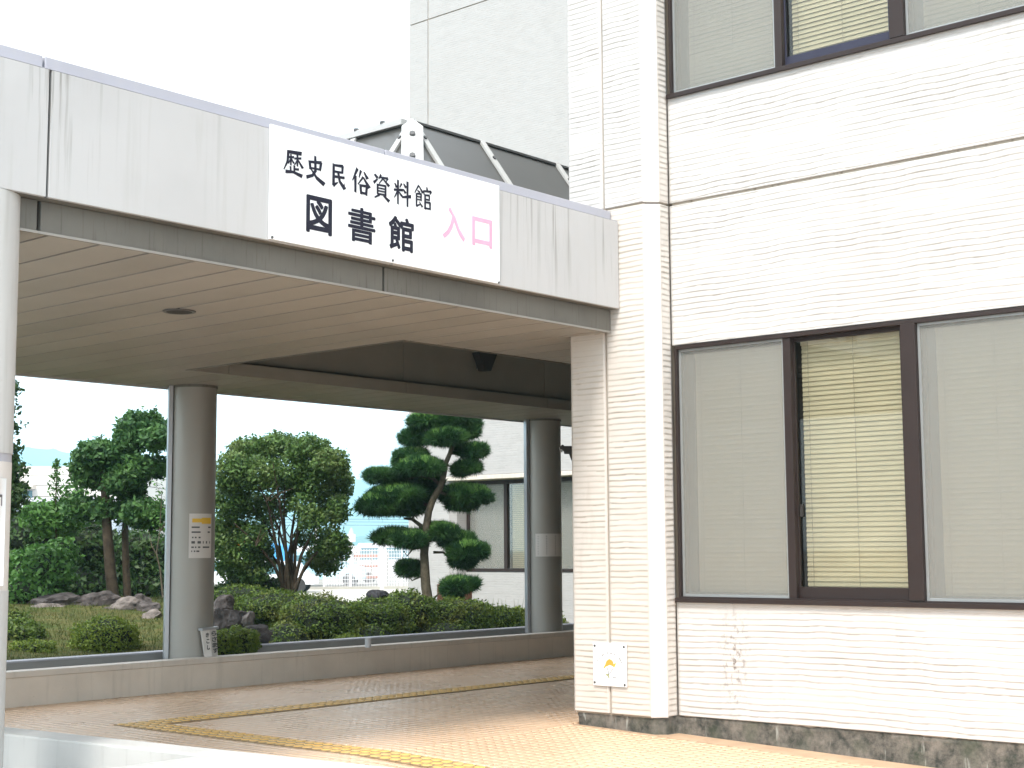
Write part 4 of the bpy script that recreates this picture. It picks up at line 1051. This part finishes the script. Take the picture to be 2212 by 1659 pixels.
# tree crown showing at the edge of the front column
et = thing('edge_tree', at(-20, 1290, 22), 'sparse broadleaf tree mostly hidden behind the front column at far left', 'tree')
tk = MB(); limb(tk, [at(-25, 1300, 22), at(-20, 1150, 22), at(-12, 1000, 22), at(-8, 820, 22)], .09, .03)
for y in (850, 900, 960, 1020, 1070): limb(tk, [at(-15, y+18, 22), at(8, y+5, 22), at(30, y, 22)], .02, .006, 5)
tk.build('trunk', MAT['bark'], et, 0, True)
mass('crown', et, [blob(-5, 840, 22, 48, 26, 1000), blob(0, 880, 22, 44, 22, 260), blob(5, 920, 22, 44, 16, 260), blob(5, 970, 22, 44, 22, 300), blob(10, 1015, 22, 45, 32, 1100), blob(12, 1070, 22, 46, 42, 1900), blob(-20, 950, 22, 50, 150, 1500)], MAT['leaf_dark'], .085, 44, .2, .5, 0)

# young bare-ish twiggy shoot by the column
tw = thing('twiggy_sapling', at(345, 1290, 23), 'thin pale sapling leaning beside the left rear column', 'sapling')
tk = MB(); limb(tk, [at(352, 1290, 23), at(346, 1230, 23), at(338, 1195, 23), at(345, 1150, 23), at(350, 1060, 23)], .016, .005, 5)
limb(tk, [at(340, 1200, 23), at(328, 1180, 23), at(322, 1150, 23)], .012, .004, 5); limb(tk, [at(345, 1150, 23), at(356, 1130, 23), at(362, 1110, 23)], .01, .004, 5)
tk.build('stem', MAT['bark_pine'], tw)
rs = np.random.RandomState(45); P_ = [tuple(at(345+rs.normal(0, 12), rs.uniform(1035, 1150), 23)) for i in range(150)]
v, q = leaves(np.array(P_), np.tile([0, 0, 1.], (len(P_), 1)), .06, rs, .5, .8); np_obj('leaves', v, q, MAT['leaf_bright'], tw)

# round multi-stem tree
rt = thing('round_tree', at(622, 1282, 25), 'round headed multi-stemmed broadleaf tree between the two rear columns', 'tree')
tk = MB(); rr = random.Random(5)
base = (622, 1285)
ends = [(520, 1060), (548, 1020), (575, 1080), (590, 1000), (615, 1040), (640, 990), (660, 1060), (690, 1030), (720, 1080), (735, 1140), (505, 1130), (700, 1180), (560, 1170), (650, 1120), (605, 1120)]
for i, (ex, ey) in enumerate(ends):
    d = 25+rr.uniform(-.7, .7); bx = base[0]+rr.uniform(-13, 13); mx_, my_ = bx+(ex-bx)*.25+rr.uniform(-5, 5), 1285+(ey-1285)*.42
    m2x, m2y = bx+(ex-bx)*.6+rr.uniform(-6, 6), 1285+(ey-1285)*.72
    limb(tk, [at(bx, 1290, 25), at(mx_, my_, 25+(d-25)*.4), at(m2x, m2y, 25+(d-25)*.7), at(ex, ey, d)], .036, .008, 6)
    for q_ in range(3):
        ax, ay = m2x+rr.uniform(-8, 8), m2y+rr.uniform(-16, 10)
        limb(tk, [at(ax, ay, d), at(ax+rr.uniform(-30, 30), ay-rr.uniform(10, 40), d)], .012, .003, 5)
tk.build('trunk', MAT['bark'], rt, 0, True)
bl = []
for (x, y, a, b, n) in ((540, 975, 52, 30, 2100), (600, 965, 52, 30, 2100), (665, 972, 52, 34, 2200), (712, 1000, 44, 34, 1700), (735, 1045, 30, 40, 1300), (505, 1020, 45, 45, 2000), (560, 1025, 50, 40, 1700), (625, 1025, 55, 40, 1900), (680, 1045, 48, 40, 1600),
    (500, 1080, 42, 42, 1600), (545, 1090, 42, 34, 1000), (700, 1100, 40, 34, 1000), (730, 1100, 26, 34, 700), (495, 1140, 40, 40, 1400), (540, 1160, 40, 36, 1100), (520, 1205, 45, 26, 1000), (570, 1215, 28, 22, 400), (712, 1170, 40, 34, 1200), (690, 1205, 36, 26, 800), (655, 1165, 22, 22, 260), (610, 1085, 34, 28, 420), (650, 1090, 30, 26, 380), (575, 1140, 26, 26, 300),
    (560, 1185, 34, 26, 900), (505, 1228, 42, 22, 900), (548, 1240, 34, 18, 600), (705, 1222, 34, 20, 600), (738, 1185, 24, 26, 500), (480, 1180, 36, 40, 1300), (585, 1100, 34, 34, 500), (670, 1120, 34, 30, 600), (640, 1050, 40, 30, 700)):
    bl.append(blob(x, y, 25+rr.uniform(-.6, .6), a, b, int(n*1.35)))
mass('crown', rt, bl, MAT['leaf_round'], .070, 51, .30, .5, 0, -1, .9)

# cloud pruned pine
pn = thing('pine_tree', at(925, 1290, 26), 'cloud pruned black pine with layered needle pads in front of the far white wall', 'tree')
def K(cx, cy): return (737.4+cx*.3056, 829.5+cy*.3056)
tk = MB(); D = 26
def L(pts, r0, r1, n=8, dd=0): limb(tk, [at(*K(a, b), D+dd) for a, b in pts], r0, r1, n)
L([(612, 1530), (596, 1420), (590, 1300), (585, 1200), (596, 1090)], .090, .068, 12, -.2)
L([(596, 1100), (602, 1000), (618, 900), (650, 810), (700, 730), (725, 640), (738, 560), (768, 490), (790, 410), (800, 330)], .070, .030, 12, -.2)
L([(596, 1060), (560, 1000), (500, 955), (440, 950)], .045, .02); L([(630, 860), (590, 850), (520, 800)], .035, .02)
L([(700, 720), (650, 670), (560, 650), (420, 680)], .035, .015); L([(740, 560), (700, 540), (620, 560)], .03, .015)
L([(770, 490), (830, 500), (880, 545), (960, 520)], .022, .01, 6); L([(740, 570), (790, 590), (850, 620)], .018, .008, 6)
L([(780, 440), (700, 430), (560, 400)], .025, .01, 6); L([(650, 1190), (720, 1190), (760, 1225), (850, 1290), (900, 1290)], .028, .01, 6)
L([(595, 1150), (500, 1170), (465, 1215), (440, 1180)], .02, .01, 6); L([(590, 1350), (540, 1370), (500, 1390), (470, 1350)], .02, .008, 6)
L([(640, 1530), (690, 1480), (760, 1490), (840, 1450)], .02, .008, 6); L([(690, 760), (780, 800), (900, 800)], .03, .012, 6)
tk.build('trunk', MAT['bark_pine'], pn, 0, True)
pads = [(640, 265, 155, 68, 0), (800, 270, 150, 66, .2), (905, 335, 52, 58, .1), (515, 385, 88, 52, .1), (745, 385, 128, 62, -.2), (930, 478, 95, 48, 0), (500, 520, 110, 62, .1), (560, 590, 150, 66, -.2), (470, 550, 100, 60, .2), (900, 590, 78, 34, 0), (840, 615, 40, 34, 0),
 (280, 655, 108, 46, 0), (430, 660, 85, 50, .2), (400, 795, 200, 80, 0), (280, 860, 160, 90, -.1), (470, 870, 120, 78, .1), (620, 720, 90, 60, .3), (840, 790, 140, 76, .3), (930, 790, 110, 62, .1), (860, 850, 90, 50, .2),
 (370, 1085, 125, 58, 0), (500, 1105, 120, 60, -.2), (700, 1050, 130, 62, 0), (810, 1110, 120, 58, .1), (880, 1190, 125, 82, -.1), (860, 1255, 80, 50, 0), (480, 1310, 78, 52, 0), (830, 1425, 110, 52, -.3), (790, 1465, 70, 36, -.3)]
rs = np.random.RandomState(61)
for gi, grp in enumerate((pads[:6], pads[6:11], pads[11:20], pads[20:27], pads[27:])):
    Vs = []; Qs = []; k = 0; m = MB()
    for (cx, cy, rx_, ry_, dd) in grp:
        c, r, _ = blob(*K(cx, cy), D+dd, rx_*.3056, ry_*.3056, 1)
        n = int(150+rx_*ry_/14*.9)
        p, nn = ell_points(c, (r[0]*.86, r[1]*.86, r[2]*.72), n, rs, .62)
        p += rs.normal(0, .02, p.shape)
        zc = p[:, 2]-c[2]; p[:, 2] = c[2]+np.where(zc < 0, zc*.55, zc)-r[2]*.1
        p[:, :2] = np.array(c)[:2]+(p[:, :2]-np.array(c)[:2])*1.08
        for _q in range(6):                             # uneven lobes make the tier ragged and wide
            a_ = rs.uniform(0, 6.283); f_ = rs.uniform(.65, 1.0)
            cc_ = (c[0]+r[0]*f_*math.cos(a_), c[1]+r[1]*f_*math.sin(a_), c[2]+r[2]*rs.uniform(-.25, .3))
            p2, n2_ = ell_points(cc_, (r[0]*.36, r[1]*.36, r[2]*.40), max(12, n//9), rs, .4); p = np.vstack([p, p2]); nn = np.vstack([nn, n2_])
        n = len(p)
        up = nn/np.linalg.norm(nn, axis=1)[:, None]*.75+np.array([0, 0, .55]); p[:, 2] += 0
        for b in range(11):                              # needles of each tuft
            d = up+rs.normal(0, .6, (n, 3)); d /= np.linalg.norm(d, axis=1)[:, None]
            ln = rs.uniform(.08, .16, (n, 1)); s = np.cross(d, rs.normal(0, 1, (n, 3))); s /= np.linalg.norm(s, axis=1)[:, None]
            q0 = p+rs.normal(0, .012, (n, 3))
            tri = np.stack([q0-s*.009, q0+s*.009, q0+d*ln], 1); Vs.append(tri.reshape(-1, 3)); Qs.append(np.arange(3*n).reshape(n, 3)+k); k += 3*n
        ellipsoid(m, (c[0], c[1], c[2]-r[2]*.12), [r[0]*.6, r[1]*.6, r[2]*.38], 9, 6)
    # pale new growth standing on top of the pads
    Gv = []; Gq = []; k2 = 0
    for (cx, cy, rx_, ry_, dd) in grp:
        c, r, _ = blob(*K(cx, cy), D+dd, rx_*.3056, ry_*.3056, 1); n2 = int(40+rx_*ry_/90)
        a_ = rs.uniform(0, 6.283, n2); q_ = np.sqrt(rs.uniform(0, .85, n2))
        p = np.stack([c[0]+r[0]*q_*np.cos(a_), c[1]+r[1]*q_*np.sin(a_), c[2]+r[2]*np.sqrt(1-q_**2)*.85], 1)
        for b in range(9):
            d = np.array([0, 0, 1.])+rs.normal(0, .45, (n2, 3)); d /= np.linalg.norm(d, axis=1)[:, None]
            s = np.cross(d, rs.normal(0, 1, (n2, 3))); s /= np.linalg.norm(s, axis=1)[:, None]
            tri = np.stack([p-s*.008, p+s*.008, p+d*rs.uniform(.06, .12, (n2, 1))], 1); Gv.append(tri.reshape(-1, 3)); Gq.append(np.arange(3*n2).reshape(n2, 3)+k2); k2 += 3*n2
    np_obj('new_growth', np.vstack(Gv), np.vstack(Gq), MAT['needle_new'], pn)
    np_obj('needle_pad', np.vstack(Vs), np.vstack(Qs), MAT['needle'], pn)
    tag(m.build('dark_core', MAT['core'], pn), kind='stuff')  # solid dark ellipsoids filling the inside of the pads

# a few grass stalks by the right column
gs = thing('ornamental_grass', at(1090, 1330, 23), 'few upright grass stalks by the far wall left of the right rear column', 'grass')
m = MB()
for i in range(16): x = 1050+RND.uniform(0, 75); m.tube([at(x, 1330, 23), at(x+RND.uniform(-8, 8), 1290+RND.uniform(0, 14), 23)], [.006, .001], 4)
m.build('stalks', MAT['azalea_y'], gs)

# rocks
def rock(px, py, dep, rx_, ry_, lab, mat, seed, group='garden rocks'):
    r = random.Random(seed); c = at(px, py, dep); a = rx_*dep*S*1.2; b = ry_*dep*S*1.6
    import bmesh
    bm = bmesh.new(); bmesh.ops.create_icosphere(bm, subdivisions=4, radius=1)
    pl_ = [(Vector((r.gauss(0, 1), r.gauss(0, 1), r.gauss(0, 1))).normalized(), r.uniform(.62, .9)) for _ in range(11)]
    for v in bm.verts:
        for nrm, dd in pl_:
            t = v.co.dot(nrm)
            if t > dd: v.co -= nrm*(t-dd)
        v.co *= 1+.16*mnoise.fractal(v.co*2.2+Vector((seed*3.1, 0, 0)), 1, 2, 4)
        v.co = Vector((v.co.x*a, v.co.y*a*.9, v.co.z*b))
    me = bpy.data.meshes.new('rock'); bm.to_mesh(me); bm.free(); me.materials.append(mat)
    o = link(bpy.data.objects.new('garden_rock', me), None, c); tag(o, lab, 'rock', group); return o
rock(130, 1312, 23.00, 62, 20, 'long low grey rock at the left end of the rock row on the mound', MAT['rock'], 1)
rock(105, 1322, 22.60, 40, 12, 'pale flat rock lying in front of the long low rock', MAT['rock_pale'], 2)
rock(215, 1308, 23.20, 42, 20, 'brown grey rock left of the pruned tree trunk', MAT['rock'], 3)
rock(272, 1315, 23.00, 42, 17, 'brown rock at the foot of the pruned tree', MAT['rock_pale'], 4)
rock(322, 1318, 22.80, 26, 14, 'small rock right of the pruned tree trunk', MAT['rock'], 5)
rock(330, 1332, 22.00, 22, 11, 'smooth violet grey rock beside the left rear column', MAT['rock_pale'], 6)
rock(172, 1318, 22.9, 30, 12, 'half buried brown stone in the rock row left of the pruned tree', MAT['rock'], 21)
rock(245, 1322, 22.8, 26, 11, 'low brown stone in front of the pruned tree trunk', MAT['rock'], 22)
rock(300, 1308, 23.1, 30, 15, 'dark stone in the rock row between the trunk and the rear column', MAT['rock'], 23)
rock(60, 1318, 23.0, 40, 14, 'dark half hidden stone at the far left of the rock row', MAT['rock'], 24)
rock(482, 1312, 19.60, 25, 18, 'tall dark rock right behind the left rear column', MAT['rock'], 7)
rock(505, 1345, 19.30, 34, 22, 'broad grey rock in the middle of the rock pile', MAT['rock'], 8)
rock(535, 1338, 19.20, 16, 11, 'small pale topped rock on the rock pile', MAT['rock_pale'], 9)
rock(552, 1372, 18.80, 32, 15, 'dark rock at the lower right end of the rock pile', MAT['rock'], 10)
rock(470, 1350, 19.20, 24, 22, 'rock half hidden behind the left rear column', MAT['rock'], 11)
rock(817, 1291, 24.00, 22, 14, 'round black boulder between the azaleas', MAT['rock_black'], 31)
bp = thing('brick_planter', at(982, 1275, 26.5), 'small brick red planter edge behind the lowest pine pad', 'planter')
c0 = at(982, 1282, 26.6)
MB().box(c0.x-.25, c0.x+.25, c0.y-.2, c0.y+.2, 0, c0.z+.17).build('planter_body', MAT['rust'], bp, .01)
tag(MB().tube([at(795, 1398, 16.6), at(795, 1378, 16.6)], .035, 10).build('garden_tap', MAT['galv']), 'small grey capped pipe behind the kerb in front of the azaleas', 'pipe')

# ------------------------------------------------------------------ street behind the garden
gp = lambda px, dep: (lambda c: Vector((c.x, c.y, 0)))(at(px, 1200, dep))
V = [gp(380, 46), gp(1000, 44), gp(1000, 62), gp(380, 64)]
n = len(V); o = np_obj('service_road', [tuple(v+Vector((0, 0, .004))) for v in V], [(0, 1, 2, 3)], MAT['concrete']); tag(o, kind='structure')
# white mesh fence
fe = thing('mesh_fence', gp(810, 60), 'white welded mesh fence with posts beyond the garden', 'fence')
FD = 60
def fp(px, z): c = gp(px, FD); c.z = z; return c
for px_, w_ in ((700, .05), (757, .07), (826, .22), (868, .05), (930, .05)):
    MB().bar(fp(px_, 0), fp(px_, 1.75), w_, w_).build('post', MAT['wire_white'], fe)
pan = MB()
for px_ in np.arange(703, 930, 3.4): pan.bar(fp(px_, .08), fp(px_, 1.62), .016, .012)
for z in np.arange(.1, 1.65, .145): pan.bar(fp(700, z), fp(930, z), .012, .018)
pan.build('mesh_panel', MAT['wire_white'], fe)
MB().bar(fp(640, .05), fp(1000, .05), .15, .12).build('fence_kerb', MAT['concrete'], fe)

def vehicle(name, px, dep, length, height, lab, cat, mat, yawdir, extra=None):
    c = gp(px, dep); t = thing(name, c, lab, cat)
    dx = Vector((rd.x, rd.y, 0)).normalized() if yawdir == 0 else Vector((1, 0, 0)); dy = Vector((-dx.y, dx.x, 0)); L_ = length; H = height; W_ = 1.5
    def prism(prof, w, mt, nm, off=0):
        m = MB(); k = len(prof)
        for s in (-w/2, w/2): m.v += [tuple(c+dx*p[0]+dy*(s+off)+Vector((0, 0, p[1]))) for p in prof]
        m.f = [tuple(range(k-1, -1, -1)), tuple(range(k, 2*k))]+[(i, (i+1) % k, k+(i+1) % k, k+i) for i in range(k)]
        return m.build(nm, mt, t, .02)
    prism([(-L_/2, .3), (L_/2, .3), (L_/2, H*.52), (L_*.40, H*.56), (L_*.28, H*.95), (L_*.1, H), (-L_*.45, H), (-L_/2, H*.85)], W_, mat, 'body')
    prism([(-L_*.44, H*.58), (L_*.33, H*.58), (L_*.25, H*.88), (-L_*.42, H*.88)], W_+.02, MAT['van_glass'], 'side_window')
    for s in (-1, 1):
        for f_ in (-.32, .32):
            p = c+dx*L_*f_+dy*s*(W_/2-.08)+Vector((0, 0, .28)); MB().tube([p-dy*.09, p+dy*.09], .28, 14).build('wheel', MAT['tyre'], t)
    for s in (-1, 1):
        p = c-dx*(L_/2+.01)+dy*s*.6+Vector((0, 0, H*.5)); MB().bar(p, p+Vector((0, 0, .2)), .12, .05).build('tail_light', MAT['red'], t)
    return t, c, dx, dy
vehicle('parked_van', 705, 66, 3.4, 1.55, 'pale blue and white van behind the mesh fence', 'van', MAT['van_pale'], 0)
vehicle('parked_car', 500, 58, 3.6, 1.35, 'white car glimpsed beneath the left side of the round tree', 'car', MAT['van_white'], 0)
vehicle('parked_van', 850, 72, 3.6, 1.9, 'white van with teal windows seen through the fence beside the pine', 'van', MAT['van_white'], 0)
t, c, dx, dy = vehicle('kei_truck', 592, 56, 3.2, 1.2, 'small white truck carrying a blue tarpaulin load behind the round tree', 'truck', MAT['van_white'], 0)
m = MB(); m.hexa([c+dx*-.5+dy*-.7+Vector((0, 0, 1.05)), c+dx*.65+dy*-.7+Vector((0, 0, 1.05)), c+dx*.65+dy*.7+Vector((0, 0, 1.05)), c+dx*-.5+dy*.7+Vector((0, 0, 1.05))],
    [c+dx*-.4+dy*-.6+Vector((0, 0, 1.9)), c+dx*.55+dy*-.6+Vector((0, 0, 1.75)), c+dx*.6+dy*.6+Vector((0, 0, 1.8)), c+dx*-.45+dy*.6+Vector((0, 0, 1.85))]); m.build('tarpaulin', MAT['van_blue'], t, .05)
# rusty stack behind the fence
st = thing('material_rack', gp(800, 68), 'rust red open rack of building material behind the mesh fence', 'rack')
for z in (.35, .85, 1.3): MB().bar(at(768, 1200, 68)*1 - Vector((0, 0, at(768, 1200, 68).z-z)), at(838, 1200, 68) - Vector((0, 0, at(838, 1200, 68).z-z)), 1.2, .12).build('shelf', MAT['rust'], st)
for px_ in (770, 803, 836):
    c = gp(px_, 67.5); MB().bar(c, c+Vector((0, 0, 1.5)), .08, .08).build('upright', MAT['far_line'], st)
# orange excavator behind the round tree
ex = thing('excavator', gp(500, 62), 'orange excavator arm and cab half hidden by the round tree', 'excavator')
a = gp(482, 62); MB().bar(a+Vector((0, 0, .9)), a+Vector((0, 0, 1.6)), 1.0, 1.0).build('cab', MAT['orange'], ex, .03)
MB().bar(a+Vector((0, 0, .2)), a+Vector((0, 0, .9)), 1.4, 1.2).build('track_base', MAT['tyre'], ex, .05)
MB().tube([a+Vector((0, 0, 1.4)), at(500, 1130, 62), at(522, 1145, 62), at(524, 1178, 62)], [.16, .14, .17, .2], 6).build('arm', MAT['orange'], ex)
# long low white building with flat roof
lb = thing('low_white_building', gp(800, 95), 'long low white roofed building beyond the fence', 'building')
c = gp(795, 95); dx = Vector((rd.x, rd.y, 0)).normalized(); dy = Vector((-dx.y, dx.x, 0))
def obx(c, a0, a1, b0, b1, z0, z1): 
    q = [c+dx*a0+dy*b0, c+dx*a1+dy*b0, c+dx*a1+dy*b1, c+dx*a0+dy*b1]
    return MB().hexa([p+Vector((0, 0, z0)) for p in q], [p+Vector((0, 0, z1)) for p in q])
obx(c, -6, 6, 0, 8, 0, 1.35).build('wall', MAT['far_wall'], lb)
obx(c, -6.4, 6.4, -.5, 8.4, 1.36, 1.85).build('roof', MAT['wire_white'], lb)
for k in range(6): obx(c, -5.4+k*1.9, -4.3+k*1.9, -.04, .02, .35, 1.15).build('window', MAT['van_glass'], lb)
# pale building at left
pb_ = thing('pale_warehouse', gp(110, 62), 'pale horizontally panelled building at far left behind the garden', 'building')
c = gp(120, 62)
zt_ = at(120, 1006, 62).z
for i, (z0, z1) in enumerate(((zt_-.35, zt_), (zt_-.78, zt_-.38), (zt_-1.25, zt_-.81), (zt_-1.75, zt_-1.28))): obx(c, -4.5, 3.4, 0, 7, z0, z1).build('wall_band', MAT['far_wall'], pb_)
obx(c, -4.5, 3.3, .05, 6.9, 0, zt_-.2).build('wall_core', MAT['far_line'], pb_)
obx(c, -2.0, -.9, -.5, 0, at(60, 1052, 62).z-.08, at(60, 1052, 62).z+.08).build('awning', MAT['coping_stone'], pb_)
w1_ = obx(c, -1.7, -1.05, -.03, .04, at(60, 1072, 62).z-.15, at(60, 1062, 62).z+.06).build('window', MAT['van_glass'], pb_)
zl = at(120, 1083, 60).z
c2 = gp(130, 60); 
lo_ = thing('lean_to_shed', c2, 'low shed with pale violet roof and blue grey wall in front of the pale building', 'shed')
obx(c2, -4.5, 2.6, -1.0, 1.5, zl-.25, zl+.12).build('roof', MAT['far_roof'], lo_); obx(c2, -4.4, 2.5, -.8, 1.4, 0, zl-.26).build('wall', MAT['far_blue'], lo_)
rh = thing('red_roof_house', gp(345, 90), 'red brown house roof behind the hedge beside the left rear column', 'house')
c3 = gp(340, 90); zz3 = at(340, 1150, 90).z
obx(c3, -1.5, 2.5, 0, 5, 0, zz3-.1).build('wall', MAT['far_wall'], rh)
MB().hexa([c3+dx*-1.8+Vector((0, 0, zz3-.1)), c3+dx*2.8+Vector((0, 0, zz3-.1)), c3+dx*2.8+dy*6+Vector((0, 0, zz3-.1)), c3+dx*-1.8+dy*6+Vector((0, 0, zz3-.1))], [c3+dx*-1.2+dy*2.6+Vector((0, 0, zz3+.8)), c3+dx*2.2+dy*2.6+Vector((0, 0, zz3+.8)), c3+dx*2.2+dy*3.2+Vector((0, 0, zz3+.8)), c3+dx*-1.2+dy*3.2+Vector((0, 0, zz3+.8))]).build('roof', MAT['rust'], rh)
# poles and wires
def pole(px, top, dep, r, lab, cat='utility pole'):
    t = thing('utility_pole', gp(px, dep), lab, cat, 'utility poles')
    MB().tube([gp(px, dep), at(px, top, dep)], [r*1.2, r], 8).build('shaft', MAT['pole'], t); return t
t = pole(683, 1120, 90, .13, 'grey concrete utility pole behind the right side of the round tree')
t = pole(759, 1142, 85, .07, 'thin pole with a white box on top between the round tree and the pine')
MB().bar(at(759, 1170, 85), at(759, 1155, 85), .45, .3).build('box', MAT['wire_white'], t); MB().tube([at(759, 1155, 85), at(759, 1140, 85)], [.18, .05], 8).build('cap', MAT['galv'], t)
t = pole(788, 1176, 95, .05, 'thinnest dark mast above the low white building')
wr = thing('overhead_cable', at(900, 1135, 100), 'dark overhead cables running behind the round tree and the pine', 'cables')
for y in (1121, 1127, 1134, 1185, 1189, 1197):
    m = MB(); m.tube([at(300, y+12, 100), at(560, y+2, 100), at(700, y, 100), at(860, y+1, 100), at(1100, y+4, 100)], .016, 5)
    m.build('cable', MAT['cable'], wr)

# ------------------------------------------------------------------ hills and haze
def hills(name, dep, prof, col, step=6):
    V = []; xs_ = np.arange(prof[0][0], prof[-1][0]+1, step); px0 = [p[0] for p in prof]; py0 = [p[1] for p in prof]
    rows = [(0, 0.0), (.15, .35), (.4, .8), (.7, 1.0), (1.4, .6), (2.2, 0.)]
    r = np.random.RandomState(int(dep)); nn = r.normal(0, 1, len(xs_))
    for dd, hh in rows:
        for i, x in enumerate(xs_):
            y = np.interp(x, px0, py0)+.8*nn[i]; D_ = dep*(1+.18*dd)
            top = at(x, y, dep*(1+.18*.7)).z; b = gp(x, D_)
            V.append((b.x, b.y, -1+(top+1)*hh*(1+.03*math.sin(i*.7+dd*5)*(hh < 1))))
    n = len(xs_)
    Q = [(j*n+i, j*n+i+1, (j+1)*n+i+1, (j+1)*n+i) for j in range(len(rows)-1) for i in range(n-1)]
    return tag(np_obj(name, V, Q, col, None, True), kind='structure')
hills('far_hills', 2600, [(-1500, 1090), (-900, 1010), (-400, 950), (-100, 940), (20, 960), (60, 966), (110, 969), (165, 982), (260, 1000), (360, 1012), (520, 1020), (700, 1030), (770, 1036), (880, 1028), (1100, 1040), (1600, 1060), (2400, 1080), (3400, 1130)], MAT['hill'], 14)
hills('near_hills', 1500, [(-900, 1180), (-200, 1150), (200, 1140), (350, 1120), (600, 1150), (760, 1160), (900, 1150), (1300, 1165), (2400, 1180)], MAT['hill'], 14)
hz = MB().box(-1250, 5300, -1250, 5300, -1.5, 275).build('haze', MAT['dark']); tag(hz, kind='stuff')
hm = bpy.data.materials.new('haze_air'); hm.use_nodes = True; ht = hm.node_tree; ht.nodes.clear()
ho = ht.nodes.new('ShaderNodeOutputMaterial'); hv = ht.nodes.new('ShaderNodeVolumePrincipled')
hv.inputs["Color"].default_value = (.52, .86, 1.0, 1); hv.inputs['Density'].default_value = .00038; hv.inputs['Anisotropy'].default_value = .0
ht.links.new(hv.outputs[0], ho.inputs['Volume']); hz.data.materials.clear(); hz.data.materials.append(hm)
